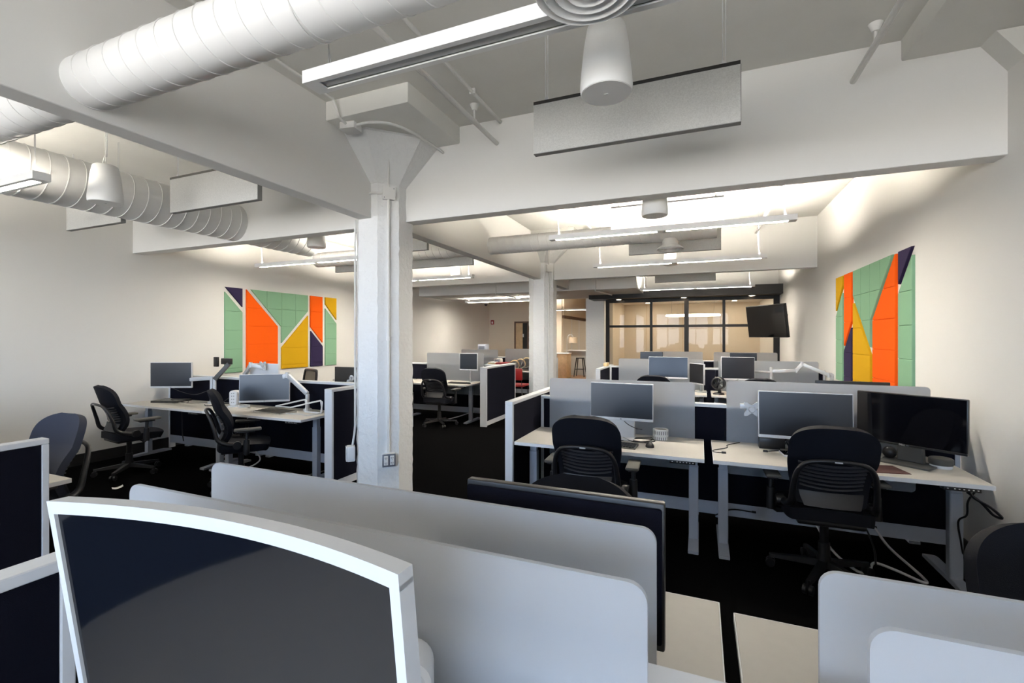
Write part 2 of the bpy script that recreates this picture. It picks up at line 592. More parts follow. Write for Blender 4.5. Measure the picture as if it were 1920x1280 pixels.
GY = 12.85
struct('trim_7', Bx(-2.78, XR, 12.3, 13.0, 2.63, 2.86), M['blackframe'])
struct('wall_inner', Bx(-2.45, XR, 13.0, 13.12, 2.86, CZ), M['wall'])
win = thing('window_1', 'x', 'window', (0, GY, 0))
del win['label'], win['category']
win['kind'] = 'structure'
MX = [(-2.42, -2.32), (-1.24, -1.175), (-0.375, -0.265), (0.535, 0.60), (1.67, 1.80)]
for x0, x1 in MX:
    obj('mullion', Bx(x0, x1, -0.04, 0.04, 0, 2.63, bev=0.004, seg=1), M['blackframe'], win)
for (a, b), (c, e) in zip(MX, MX[1:]):
    obj('transom', Bx(b, c, -0.03, 0.03, 1.87, 1.935), M['blackframe'], win)
    obj('top_rail', Bx(b, c, -0.03, 0.03, 2.55, 2.63), M['blackframe'], win)
    obj('bottom_rail', Bx(b, c, -0.03, 0.03, 0.0, 0.09), M['blackframe'], win)
    obj('pane', Bx(b, c, -0.004, 0.004, 1.935, 2.55), M['glass'], win)
    obj('pane', Bx(b, c, -0.004, 0.004, 0.09, 1.87), M['glass'], win)
# meeting room interior
struct('wall_meeting_back', Bx(-2.6, XR, 16.8, 16.95, 0, CZ), M['beige'])
struct('wall_meeting_side', Bx(-2.62, -2.5, 14.4, 16.8, 0, CZ), M['beige'])
struct('ceiling', Bx(-2.6, XR, 13.12, 16.8, 2.75, 2.85), M['wall'])
for x in (-1.75, -0.55, 0.65):
    obj_ = Bx(x, x + 0.012, 16.785, 16.8, 0, 2.75)
    struct('trim_8', obj_, M['wood'])
t = thing('ring_light', 'oval ring pendant lamp glowing inside the glazed meeting room', 'lamp', (-0.2, 15.0, 2.27))
bm = BM()
tube(bm, [(0.75 * math.cos(a), 0.3 * math.sin(a), 0) for a in [k * 2 * PI / 40 for k in range(41)]], 0.03, 8)
obj('light_ring', bm, M['ring'], t)
for sx in (-0.6, 0.6):
    bm = BM()
    tube(bm, [(sx, 0, 0.0), (sx, 0, 0.47)], 0.004, 6)
    obj('cable', bm, M['chrome'], t)
bm = BM()
tube(bm, [(-0.745, 0, 0), (-0.6, 0, 0)], 0.006, 6)
tube(bm, [(0.745, 0, 0), (0.6, 0, 0)], 0.006, 6)
obj('bracket', bm, M['chrome'], t)
tb = thing('meeting_table', 'long pale table behind the black framed glass', 'table', (-0.2, 15.0, 0))
obj('tabletop', Bx(-1.3, 1.3, -0.5, 0.5, 0.70, 0.74, bev=0.008), M['wood'], tb)
for sx in (-0.9, 0.9):
    obj('leg', Bx(sx - 0.05, sx + 0.05, -0.35, 0.35, 0, 0.70), M['blackframe'], tb)
for x, lab in ((-2.03, 'glowing downlight in black header above the first glass bay from the column'),
               (-0.38, 'glowing downlight in black header above the middle glass post'),
               (1.18, 'glowing downlight in black header just above the wall television')):
    t = thing('downlight', lab, 'lamp', (x, 12.62, 2.63), group='downlights in the black header')
    bm = BM()
    lathe(bm, [(0.085, 0.0), (0.085, -0.012), (0.06, -0.012), (0.06, 0.0), (0.085, 0.0)], seg=24)
    obj('trim_ring', bm, M['lampwhite'], t)
    bm = BM()
    lathe(bm, [(0.058, -0.002), (0.058, -0.009), (0.0, -0.009)], seg=20)
    obj('lens', bm, M['spot'], t)
for k, (x, y) in enumerate(((-1.6, 14.2), (1.0, 14.2), (-1.6, 15.9), (1.0, 15.9))):
    t = thing('downlight', ('recessed ceiling light in the meeting room, %s, %s' % (('on the column side', 'on the television side')[k % 2], ('just behind the glass', 'by the rear wall')[k // 2])), 'lamp', (x, y, 2.75), group='meeting room downlights')
    bm = BM()
    lathe(bm, [(0.09, 0.0), (0.09, -0.01), (0.07, -0.01), (0.07, 0.0), (0.09, 0.0)], seg=24)
    obj('trim_ring', bm, M['lampwhite'], t)
    bm = BM()
    lathe(bm, [(0.068, -0.002), (0.068, -0.008), (0.0, -0.008)], seg=20)
    obj('lens', bm, M['room_spot'], t)
# corridor and kitchen
struct('wall_corridor', Bx(-8.0, -2.0, 22.8, 22.9, 0, CZ), M['beige'])
struct('wall_corridor', Bx(-8.0, -7.9, BACK_Y + 0.2, 22.8, 0, CZ), M['wall'])
struct('wall_corridor', Bx(-2.65, -2.55, 16.95, 22.8, 0, CZ), M['beige'])
struct('wall_kitchen', Bx(-6.6, -5.24, 18.2, 18.3, 0, CZ), M['beige'])
struct('wall_kitchen', Bx(-5.24, -5.16, 18.3, 22.8, 2.5, CZ), M['beige'])
kw = thing('window_7', 'x', 'window', (-5.2, 20.3, 0))
del kw['label'], kw['category']
kw['kind'] = 'structure'
obj('top_rail', Bx(-0.05, 0.05, -2.0, 2.0, 2.38, 2.5), M['darkwood'], kw)
for y0, y1 in ((-1.96, -0.66), (-0.64, 0.66), (0.68, 1.96)):
    obj('pane', Bx(-0.006, 0.006, y0, y1, 0.02, 2.38), M['glass'], kw)
for y in (-0.65, 0.67):
    obj('window_bar', Bx(-0.012, 0.012, y - 0.01, y + 0.01, 0.0, 2.38), M['alu'], kw)
obj('bottom_rail', Bx(-0.02, 0.02, -1.98, 1.98, 0.0, 0.02), M['alu'], kw)
t = thing('bar_counter', 'pale stone bar counter seen past the second column', 'counter', (-4.5, 18.95, 0))
obj('counter_top', Bx(-0.64, 0.8, -0.25, 0.25, 1.02, 1.06, bev=0.005), M['paper'], t)
obj('counter_front', Bx(-0.62, 0.8, -0.05, 0.05, 0, 1.02), M['kraft'], t)
t = thing('oak_cabinet', 'oak cabinet with a pale edge beside the black bar stool', 'cabinet', (-4.93, 17.4, 0))
obj('body', Bx(-0.16, 0.22, -0.3, 0.3, 0.02, 0.95, bev=0.006), M['wood'], t)
obj('cabinet_top', Bx(-0.36, 0.24, -0.32, 0.32, 0.95, 0.985, bev=0.004), M['paper'], t)
obj('open_side', Bx(-0.36, -0.16, -0.28, 0.3, 0.02, 0.95), M['kraft'], t)
t = thing('bar_stool', 'black metal bar stool standing beside the oak cabinet', 'stool', (-4.50, 18.35, 0))
bm = BM()
lathe(bm, [(0.0, 0.735), (0.17, 0.735), (0.18, 0.75), (0.17, 0.77), (0.0, 0.77)], seg=20)
obj('seat', bm, M['blackframe'], t)
for sx in (-1, 1):
    for sy in (-1, 1):
        bm = BM()
        tube(bm, [(sx * 0.12, sy * 0.12, 0.74), (sx * 0.21, sy * 0.21, 0.0)], [0.025, 0.016], 8)
        obj('leg', bm, M['blackframe'], t)
bm = BM()
tube(bm, [(-.17, -.17, .3), (.17, -.17, .3), (.17, .17, .3), (-.17, .17, .3), (-.17, -.17, .3)], 0.01, 6)
obj('footrest', bm, M['blackframe'], t)
t = thing('arc_lamp', 'arched floor lamp with linen drum shade by the kitchen window', 'lamp', (-5.08, 18.45, 0))
bm = BM()
tube(bm, spline([(0, 0, 0.02), (0, 0, 1.4), (0.03, 0, 1.62), (0.1, 0, 1.70), (0.22, 0, 1.69), (0.26, 0, 1.60)]), 0.012, 8)
obj('pole', bm, M['alu'], t)
bm = BM()
lathe(bm, [(0.10, 0), (0.11, 0.02)], (0, 0, 0))
obj('base', bm, M['blackframe'], t)
bm = BM()
lathe(bm, [(0.17, 1.36), (0.17, 1.60), (0.16, 1.60), (0.16, 1.36), (0.17, 1.36)], (0.26, 0, 0))
obj('lamp_shade', bm, M['shade'], t)
t = thing('fire_alarm', 'small red fire alarm strobe high on the beige end wall', 'alarm', (-7.12 + 0.02, BACK_Y, 2.15))
obj('housing', Bx(-0.06, 0.06, -0.05, 0, -0.08, 0.08, bev=0.01), M['red'], t)
obj('strobe_lens', Bx(-0.02, 0.03, -0.065, -0.05, -0.05, 0.03, bev=0.004), M['paper'], t)
t = thing('security_camera', 'white dome security camera under the low soffit', 'camera', (-6.95, 14.6, 2.83))
bm = BM()
lathe(bm, [(0.11, 0.06), (0.12, 0.0), (0.10, -0.05), (0.06, -0.07)], seg=24)
obj('housing', bm, M['fixwhite'], t)
bm = BM()
lathe(bm, [(0.06, -0.065), (0.055, -0.10), (0.03, -0.125), (0.0, -0.13)], seg=20)
obj('dome', bm, M['bezel'], t)
bm = BM()
tube(bm, [(0, 0, 0.05), (0, 0, CZ - 2.83)], 0.015, 8)
obj('mount_rod', bm, M['fixwhite'], t)


# ------------------------------------------------------------------ ceiling services
def rotx(p, axis):
    x, y, z = p
    return (x, y, z) if axis == 'x' else (y, x, z)


def duct(label, axis, a, b, c, z, r, pitch=0.127):
    """axis 'x': runs x=a..b at y=c; axis 'y': runs y=a..b at x=c"""
    loc = ((a + b) / 2, c, z) if axis == 'x' else (c, (a + b) / 2, z)
    t = thing('spiral_duct', label, 'duct', loc)
    h = (b - a) / 2
    bm = BM()
    lathe(bm, [(r, -h), (r, h)], seg=64, ax=axis)
    obj('duct_tube', bm, M['duct'], t, smooth=40)
    bm = BM()
    n = int((b - a) / pitch)
    pts = []
    for k in range(n * 28 + 1):
        ang = k / 28 * 2 * PI
        q = -h + pitch * k / 28
        pts.append((q, (r + 0.001) * math.cos(ang), (r + 0.001) * math.sin(ang)))
    tube(bm, [rotx(p, axis) for p in pts], 0.0035 if r < 0.2 else 0.006, 5)
    obj('spiral_seam', bm, M['duct'], t)
    return t


dA = duct('large white spiral duct overhead, running through the beam beside the switched-off light', 'x', -5.06, XR, 1.394, 2.942, 0.13)
for x in (-2.2, -0.1):
    bm = BM()
    tube(bm, [(x + 2.4, -0.0, 0.13 + 0.0), (x + 2.4, 0, CZ - 2.942)], 0.004, 6)
    tube(bm, [(x + 2.4, 0.134 * math.cos(a), 0.134 * math.sin(a)) for a in [k * 2 * PI / 40 for k in range(41)]], 0.004, 5)
    obj('hanger', bm, M['duct'], dA)
dC = duct('white spiral duct running along the plain wall above the hanging speaker', 'y', -2.6, 5.05, -5.23, 3.0, 0.22, 0.1235)
bm = BM()
lathe(bm, [(0.222, 3.80), (0.222, 3.84), (0.0, 3.84)], ax='y', seg=48)
obj('end_cap', bm, M['duct'], dC)
dD = duct('white spiral duct crossing behind the lit pendant light in the second bay', 'x', -6.4, 0.2, 6.37, 3.0, 0.128, 0.127)


def light(label, xc, yc, z, on=True, wid=0.10, ln=2.44, h=0.055, dim=''):
    t = thing('linear_pendant_light', label, 'lamp', (xc, yc, z), group='linear pendant lights')
    bm = BM()
    L, W = ln / 2, wid / 2
    box(bm, -L, L, -W, -W + 0.012, 0.006, h)
    box(bm, -L, L, W - 0.012, W, 0.006, h)
    box(bm, -L, -L + 0.012, -W + 0.012, W - 0.012, 0.006, h)
    box(bm, L - 0.012, L, -W + 0.012, W - 0.012, 0.006, h)
    box(bm, -L, L, -W, -0.026, 0, 0.006)
    box(bm, -L, L, 0.026, W, 0, 0.006)
    box(bm, -L, -L + 0.07, -0.026, 0.026, 0, 0.006)
    box(bm, L - 0.07, L, -0.026, 0.026, 0, 0.006)
    box(bm, -0.045, 0.045, -0.026, 0.026, 0, 0.006)
    box(bm, -L + 0.012, L - 0.012, -W + 0.012, W - 0.012, h * 0.45, h * 0.55)
    obj('housing', bm, M['lampwhite'], t)
    for a, b in ((-L + 0.07, -0.045), (0.045, L - 0.07)):
        obj('diffuser', Bx(a, b, -0.026, 0.026, 0.010 if not on else 0.004, 0.016), M['lamp_d' + dim if on else 'lamp_off'], t)
    if on:
        obj('uplight_lens', Bx(-L + 0.03, L - 0.03, -W + 0.014, W - 0.014, h - 0.012, h - 0.006), M['lamp_u' + dim], t)
    for sx in (-L + 0.1, L - 0.1):
        bm = BM()
        tube(bm, [(sx, 0, h * 0.5), (sx, 0, CZ - z)], 0.0025, 5)
        tube(bm, spline([(sx + 0.02, 0, h * 0.5), (sx - 0.015, 0.01, h + 0.25), (sx + 0.01, 0, CZ - z)]), 0.0025, 5)
        obj('hanging_cable', bm, M['alu'], t)
    return t


light('switched-off white linear pendant light beneath the big overhead spiral duct', -0.38, 1.555, 2.72, on=False)
light('lit linear pendant light cut by the picture edge, close to the hanging speaker', -5.48, 1.735, 2.715, dim='_dim')
light('lit linear pendant light above the wall art behind the painted column', -5.31, 5.25, 2.72, dim='_soft')
light('lit linear pendant light throwing a white glare on the baffle over the second bay', -0.37, 5.05, 2.72)
light('lit linear pendant light just behind the round air diffuser', -0.35, 7.3, 2.72)
light('lit linear pendant light over the square monitor desk past the painted column', -5.12, 7.65, 2.72)
light('lit linear pendant light hanging closest to the black header', -0.1, 11.35, 2.72)
light('lit linear pendant light over the far rows beneath the lowered soffit by the alarm wall', -5.2, 12.1, 2.62, ln=2.44)


light('added linear pendant light that brightens the glass walled room past the bar', -6.7, 20.3, 2.62)  # added lamp, brightens the otherwise dark room behind the glass
light('lit linear pendant light in the kitchen past the second column', -4.75, 17.0, 2.62)


def speaker(label, x, y, z, r=0.115, h=0.30):
    t = thing('pendant_speaker', label, 'speaker', (x, y, z), group='pendant speakers')
    bm = BM()
    lathe(bm, [(0.0, h), (r * 0.66, h), (r * 0.73, h - 0.012), (r * 0.85, h * 0.7), (r * 0.97, h * 0.25), (r, 0.03), (r * 0.985, 0.008), (r * 0.95, 0.0), (0, 0.0)], seg=40)
    obj('housing', bm, M['lampwhite'], t, smooth=50)
    bm = BM()
    lathe(bm, [(r * 0.93, -0.002), (r * 0.93, 0.002), (0, 0.002)], seg=40)
    obj('grille', bm, M['duct'], t)
    obj('badge', Bx(-0.008, 0.008, -0.004, 0.004, -0.004, 0), M['alu'], t)
    bm = BM()
    tube(bm, [(0, 0, h), (0, 0, CZ - z)], 0.003, 5)
    tube(bm, spline([(-0.05, 0, h), (-0.01, 0, h + 0.08), (0.0, 0.01, h + 0.12), (0.012, 0, CZ - z)]), 0.004, 5)
    obj('hanging_cable', bm, M['lampwhite'], t)


speaker('white pendant speaker hanging in front of the near grey baffle', -0.385, 2.05, 2.70)
speaker('white pendant speaker over the aisle between the beam and the plain wall', -4.45, 2.2, 2.70)
speaker('white pendant speaker half hidden above the long beam, before the bright baffle', -0.37, 4.25, 2.69)
speaker('white pendant speaker at the end of the wall-side spiral duct', -4.66, 4.62, 2.79)
speaker('small white pendant speaker glowing in lamp light beyond the round diffuser', -0.45, 8.0, 2.80)
speaker('white pendant speaker under the ceiling beyond the painted column', -4.6, 8.25, 2.80)


def baffle(label, xa, xb, y, z0=2.79, z1=3.10, mt='baffle'):
    t = thing('acoustic_baffle', label, 'baffle', ((xa + xb) / 2, y, z0), group='grey felt acoustic baffles')
    h = (xb - xa) / 2
    obj('felt_panel', Bx(-h, h, -0.022, 0.022, 0, z1 - z0), M[mt], t)
    obj('lower_edge', Bx(-h, h, -0.022, 0.022, -0.004, 0), M['baffle_edge'], t)
    obj('end_edge', Bx(h, h + 0.004, -0.022, 0.022, -0.004, z1 - z0), M['baffle_edge'], t)
    obj('top_rail', Bx(-h, h, -0.024, 0.024, z1 - z0, z1 - z0 + 0.02), M['bezel'], t)
    for sx in (-h + 0.08, h - 0.08):
        bm = BM()
        tube(bm, [(sx, 0, z1 - z0 + 0.02), (sx - 0.008, 0, z1 - z0 + 0.06), (sx - 0.008, 0, CZ - z0)], 0.0016, 5)
        tube(bm, [(sx + 0.004, 0, z1 - z0 + 0.02), (sx + 0.008, 0, z1 - z0 + 0.1), (sx + 0.008, 0, CZ - z0)], 0.0016, 5)
        box(bm, sx - 0.01, sx + 0.01, -0.006, 0.006, z1 - z0 + 0.02, z1 - z0 + 0.045)
        obj('hanging_wire', bm, M['alu'], t)


baffle('large grey baffle behind the overhead pendant speaker', -0.985, 0.205, 2.8)
baffle('grey baffle hanging against the long duct, past the pale speaker', -4.63, -3.48, 2.82)
baffle('grey baffle hanging below the wall-side spiral duct', -6.45, -5.46, 2.85)
baffle('grey baffle washed white by the lit pendant in the second bay', -0.95, 0.24, 5.38)
baffle('grey baffle behind the round air diffuser', -0.94, 0.26, 6.75)
baffle('grey baffle half hidden by the painted column, above the wall art', -6.15, -4.96, 6.56)
baffle('grey baffle whose end shows just past the painted column under the beam', -4.58, -3.39, 5.3)
baffle('grey baffle in front of the bright duct past the painted column', -4.58, -3.40, 6.66)
baffle('bright grey baffle over the far rows before the black header', -0.9, 0.3, 10.4)


def diffuser(label, x, y, z, top):
    t = thing('air_diffuser', label, 'diffuser', (x, y, z), group='round air diffusers')
    bm = BM()
    lathe(bm, [(0.165, 0.0), (0.170, 0.006), (0.165, 0.016), (0.115, 0.05), (0.10, 0.06), (0.10, top - z), (0.09, top - z), (0.09, 0.06), (0.105, 0.045), (0.155, 0.01), (0.165, 0.0)], seg=48)
    obj('outer_cone', bm, M['lampwhite'], t, smooth=50)
    bm = BM()
    lathe(bm, [(0.0, 0.062), (0.1, 0.062), (0.1, 0.066), (0.0, 0.066)], seg=30)
    obj('damper_plate', bm, M['lampwhite'], t)
    for r in (0.138, 0.105, 0.072, 0.042):
        bm = BM()
        lathe(bm, [(r, -0.004), (r + 0.004, 0.0), (r - 0.028, 0.036), (r - 0.032, 0.032), (r, -0.004)], seg=40)
        obj('inner_cone', bm, M['lampwhite'], t, smooth=50)
    bm = BM()
    lathe(bm, [(0.0, 0.0), (0.018, 0.002), (0.018, 0.03), (0, 0.03)], seg=20)
    for a in (0, PI / 2):
        tube(bm, [(-0.12 * math.cos(a), -0.12 * math.sin(a), 0.03), (0.12 * math.cos(a), 0.12 * math.sin(a), 0.03)], 0.004, 5)
    obj('hub', bm, M['lampwhite'], t)


diffuser('large round white air diffuser cut by the top of the picture', -0.315, 1.394, 2.685, 2.84)
diffuser('round white air diffuser under the duct of the second bay', -0.36, 6.37, 2.765, 2.90)


def conduit(label, pts, r=0.012, clips=(), cat='pipe', n=1):
    pts = [Vector(p) for p in pts]
    t = thing('conduit', label, cat, pts[0])
    bm = BM()
    tube(bm, [p - pts[0] for p in (spline(pts, n) if n > 1 else pts)], r, 10)
    obj('pipe', bm, M['beam'], t)
    for c in clips:
        c = Vector(c) - pts[0]
        obj('clip', Bx(c.x - r * 1.6, c.x + r * 1.6, c.y - 0.012, c.y + 0.012, c.z - r * 1.5, c.z + r * 1.5, bev=0.003), M['beam'], t)
    return t


conduit('slim white conduit along the ceiling that stops at the long beam', [(-1.69, 1.0, 3.585), (-1.69, 3.86, 3.585)], 0.015, [(-1.69, 2.2, 3.59), (-1.69, 3.3, 3.59)])
conduit('thick white pipe below the ceiling running into the long beam', [(-1.73, 0.2, 3.40), (-1.73, 3.9, 3.40)], 0.02)
conduit('thick white pipe below the ceiling close to the plain wall', [(0.99, 0.5, 3.40), (0.99, 3.9, 3.40)], 0.02)
conduit('white sprinkler pipe sloping under the ceiling of the second bay', [(0.9, 4.02, 3.42), (0.9, 8.95, 3.42)], 0.025)
conduit('slim white conduit on the second bay ceiling beside the baffle', [(-1.3, 4.02, 3.58), (-1.3, 8.95, 3.58)], 0.014)
conduit('second slim white conduit on the second bay ceiling', [(-1.75, 4.02, 3.50), (-1.75, 8.95, 3.50)], 0.014)
for lab, x, y in (('sprinkler head on the ceiling where the thick pipe meets the beam', -1.80, 3.55), ('sprinkler head on the ceiling by the wall capital', 1.04, 3.6),
                  ('sprinkler head on the second bay ceiling above the lit pendant', 0.62, 5.9), ('sprinkler head on the second bay ceiling past the baffle', -1.55, 6.3)):
    t = thing('sprinkler_head', lab, 'sprinkler', (x, y, CZ))
    bm = BM()
    lathe(bm, [(0.0, 0.0), (0.04, 0.0), (0.034, -0.015), (0.02, -0.05), (0.0, -0.05)], seg=20)
    obj('escutcheon', bm, M['beam'], t)
    bm = BM()
    tube(bm, [(0, 0, -0.05), (0, 0, -0.13)], 0.010, 8)
    lathe(bm, [(0.0, -0.13), (0.022, -0.13), (0.022, -0.135), (0, -0.135)], seg=16)
    obj('nozzle', bm, M['beam'], t)

# on the painted column
CN = V(1, -1, 0).normalized()       # outward normal of the chamfer that faces the camera
CT = V(1, 1, 0).normalized()
CC = V(COLX + COLW - COLC / 2, 3.87 - COLW + COLC / 2, 0)


def on_chamfer(s, z, off):
    p = CC + CT * s + CN * off
    return (p.x, p.y, z)


t = thing('junction_box', 'square white junction box high on the painted column', 'box', on_chamfer(-0.0, 3.0, 0), PI / 4)
obj('box_body', Bx(-0.055, 0.055, -0.05, 0.01, -0.055, 0.055, bev=0.004), M['beam'], t)
obj('cover_plate', Bx(-0.06, 0.06, -0.056, -0.05, -0.06, 0.06, bev=0.002), M['beam'], t)
for a in (-1, 1):
    bm = BM()
    lathe(bm, [(0.005, -0.058), (0.005, -0.054)], (a * 0.045, 0, a * 0.045), 10, 'y')
    obj('screw', bm, M['steel'], t)
conduit('short white conduit joining the column junction box to the depth beam', [(-2.955, 3.59, 3.0), (-2.91, 3.575, 3.0), on_chamfer(-0.06, 3.0, 0.025)], 0.011)
conduit('long white conduit running down the painted column to the power outlet', [on_chamfer(0.0, 2.95, 0.018), on_chamfer(0.0, 0.5, 0.018)], 0.013, [on_chamfer(0, 1.6, 0.012)])
conduit('white conduit bending over the column capital', [on_chamfer(0.0, 3.06, 0.025), on_chamfer(-0.005, 3.12, 0.035), on_chamfer(-0.02, 3.28, 0.18), on_chamfer(-0.08, 3.40, 0.30)], 0.011, n=5)
t = thing('junction_box', 'white junction box under the drop panel above the capital', 'box', (-2.80, 3.16, 3.46), 0.15)
obj('box_body', Bx(-0.07, 0.07, -0.06, 0.06, -0.055, 0.0, bev=0.004), M['beam'], t)
obj('cover_plate', Bx(-0.075, 0.075, -0.065, 0.065, -0.06, -0.055, bev=0.002), M['beam'], t)
conduit('white conduit arching from the ceiling junction box to the long beam', [(-2.73, 3.15, 3.435), (-2.6, 3.16, 3.44), (-2.45, 3.25, 3.44), (-2.36, 3.45, 3.43), (-2.31, 3.75, 3.41), (-2.3, 3.87, 3.40)], 0.012, n=5)
conduit('white conduit on the ceiling running from the junction box beneath the pendant', [(-2.80, 3.10, 3.44), (-2.80, 3.02, 3.46), (-2.80, 2.95, 3.58), (-2.75, 1.5, 3.59)], 0.012)
t = thing('power_outlet', 'double power outlet in a steel box low on the painted column', 'outlet', on_chamfer(0.0, 0.43, 0), PI / 4)
obj('outlet_box', Bx(-0.062, 0.062, -0.045, 0.01, -0.06, 0.06, bev=0.005), M['fixwhite'], t)
obj('cover_plate', Bx(-0.062, 0.062, -0.05, -0.045, -0.062, 0.062, bev=0.002), M['steel'], t)
for sx in (-0.029, 0.029):
    f = obj('receptacle', Bx(sx - 0.02, sx + 0.02, -0.055, -0.05, -0.045, 0.045, bev=0.002), M['fixwhite'], t)
    bm = BM()
    for z in (-0.024, 0.024):
        for dx in (-0.008, 0.008):
            box(bm, sx + dx - 0.002, sx + dx + 0.002, -0.0565, -0.0545, z - 0.006, z + 0.008)
        box(bm, sx - 0.003, sx + 0.003, -0.0565, -0.0545, z - 0.015, z - 0.010)
    obj('slots', bm, M['bezel'], f)
t = thing('switch_box', 'pale metal switch box on the shaded side of the painted column', 'box', (-3.19, 3.60, 0.47), -PI / 4)
obj('box_body', Bx(-0.05, 0.05, -0.04, 0.04, -0.075, 0.075, bev=0.012), M['fixwhite'], t)
obj('cover_plate', Bx(-0.046, 0.046, -0.046, -0.04, -0.07, 0.07, bev=0.003), M['fixwhite'], t)
conduit('thin white conduit down the shaded edge of the painted column', [(-3.165, 3.595, 0.545), (-3.15, 3.605, 0.66), (-3.135, 3.60, 0.75), (-3.135, 3.60, 2.76)], 0.010)
conduit('white conduit down the second column', [(COLX + 0.20, 8.775, 2.95), (COLX + 0.20, 8.775, 0.3)], 0.012)
conduit('slanting white conduit at the second column capital', [(COLX + 0.20, 8.775, 3.0), (COLX + 0.25, 8.6, 3.2), (COLX + 0.32, 8.45, 3.44)], 0.012)
t = thing('junction_box', 'white junction box on the second column under its capital', 'box', (COLX + 0.20, 8.77, 2.98), PI / 4)
obj('box_body', Bx(-0.06, 0.06, -0.05, 0.02, -0.07, 0.07, bev=0.004), M['beam'], t)

# ------------------------------------------------------------------ wall art: felt panels made of tiles
ZT, ZB = 2.442, 1.02
ART = [
    ('felt_n', [(5.222, ZT), (5.529, ZT), (5.529, 2.125)], False),
    ('felt_g', [(5.214, 2.36), (5.529, 2.035), (5.529, ZB), (5.214, ZB)], False),
    ('felt_o', [(5.605, 2.435), (6.24, 1.81), (6.24, ZB), (5.605, ZB)], False),
    ('felt_g', [(5.69, ZT), (6.945, ZT), (6.945, 2.125), (6.322, 1.50), (6.322, 1.805)], True),
    ('felt_y', [(6.948, 2.04), (6.948, ZB), (6.322, ZB), (6.322, 1.415)], False),
    ('felt_o', [(7.01, ZT), (7.33, ZT), (7.33, 1.50), (7.01, 1.82)], False),
    ('felt_n', [(7.018, 1.735), (7.335, 1.42), (7.335, ZB), (7.018, ZB)], False),
    ('felt_y', [(7.405, ZT), (7.722, ZT), (7.722, 1.98), (7.405, 2.30)], False),
    ('felt_g', [(7.405, 2.21), (7.722, 1.895), (7.722, ZB), (7.405, ZB)], False),
]
TS = 0.317


def clip(poly, k, lim, keep_less):
    out = []
    for i in range(len(poly)):
        a, b = poly[i - 1], poly[i]
        ia = a[k] <= lim if keep_less else a[k] >= lim
        ib = b[k] <= lim if keep_less else b[k] >= lim
        if ia != ib:
            t_ = (lim - a[k]) / (b[k] - a[k])
            out.append((a[0] + (b[0] - a[0]) * t_, a[1] + (b[1] - a[1]) * t_))
        if ib:
            out.append(b)
    res = []
    for p in out:
        if not res or math.dist(p, res[-1]) > 1e-4:
            res.append(p)
    if len(res) > 1 and math.dist(res[0], res[-1]) < 1e-4:
        res.pop()
    return res


def area(p):
    return abs(sum(p[i - 1][0] * p[i][1] - p[i][0] * p[i - 1][1] for i in range(len(p)))) / 2


def wall_art(label, x, sgn):
    t = thing('wall_art', label, 'wall art', (x, 0, 0))
    for m, poly, vert in ART:
        zt = max(p[1] for p in poly)
        ss = [-1e9, 6.008, 6.325, 6.64, 1e9] if vert else [-1e9, 1e9]
        bm = BM()
        prism(bm, poly, 'x', 0, sgn * 0.014)
        panel = obj('felt_panel', bm, M[m], t, smooth=0)
        k = 0
        while zt - k * TS > ZB + 0.02:
            zhi, zlo = zt - k * TS, zt - (k + 1) * TS
            for s0, s1 in zip(ss, ss[1:]):
                q = clip(clip(poly, 1, zhi - 0.0015, True), 1, zlo + 0.0015, False)
                if len(q) >= 3:
                    q = clip(clip(q, 0, s1 - 0.0015, True), 0, s0 + 0.0015, False)
                if len(q) >= 3 and area(q) > 4e-4:
                    bm = BM()
                    prism(bm, q, 'x', sgn * 0.014, sgn * 0.026, bev=0.0)
                    top = [f for f in bm.faces if abs(f.normal.x) > 0.9 and abs(f.calc_center_median().x) > 0.02]
                    bmesh.ops.bevel(bm, geom=list({e for f in top for e in f.edges}), offset=0.004, segments=1, affect='EDGES')
                    obj('felt_tile', bm, M[m], panel, smooth=0)
            k += 1
    return t


wall_art('orange, sage and mustard felt wall art above the desk with the white power tower', XL, 1)
wall_art('orange, sage and mustard felt wall art rising behind the twin dark monitors', XR, -1)

# wall television
t = thing('wall_television', 'black television on a swing arm beside the black framed glass', 'television', (1.23, 10.55, 1.93), math.atan2(-0.95, 0.57))
tilt = math.radians(7)
tv = obj('housing', Bx(-0.56, 0.56, 0.0, 0.05, -0.33, 0.33, bev=0.006), M['bezel'], t, rot=(tilt, 0, 0))
obj('screen', Bx(-0.545, 0.545, -0.004, 0.0, -0.315, 0.315), M['gloss'], tv)
bm = BM()
inv = Matrix.Rotation(-t.rotation_euler.z, 3, 'Z')
for wp in (((1.3, 10.62, 1.93), (1.50, 11.3, 1.93)), ((1.50, 11.3, 1.93), (1.79, 11.8, 1.93))):
    tube(bm, [inv @ (Vector(p) - t.location) for p in wp], 0.02, 8)
obj('swing_arm', bm, M['bezel'], t)
bm = BM()
box(bm, 1.765, 1.80, 11.7, 11.9, 1.78, 2.12)
for v in bm.verts:
    v.co = inv @ (v.co - t.location)
obj('wall_plate', bm, M['bezel'], t)


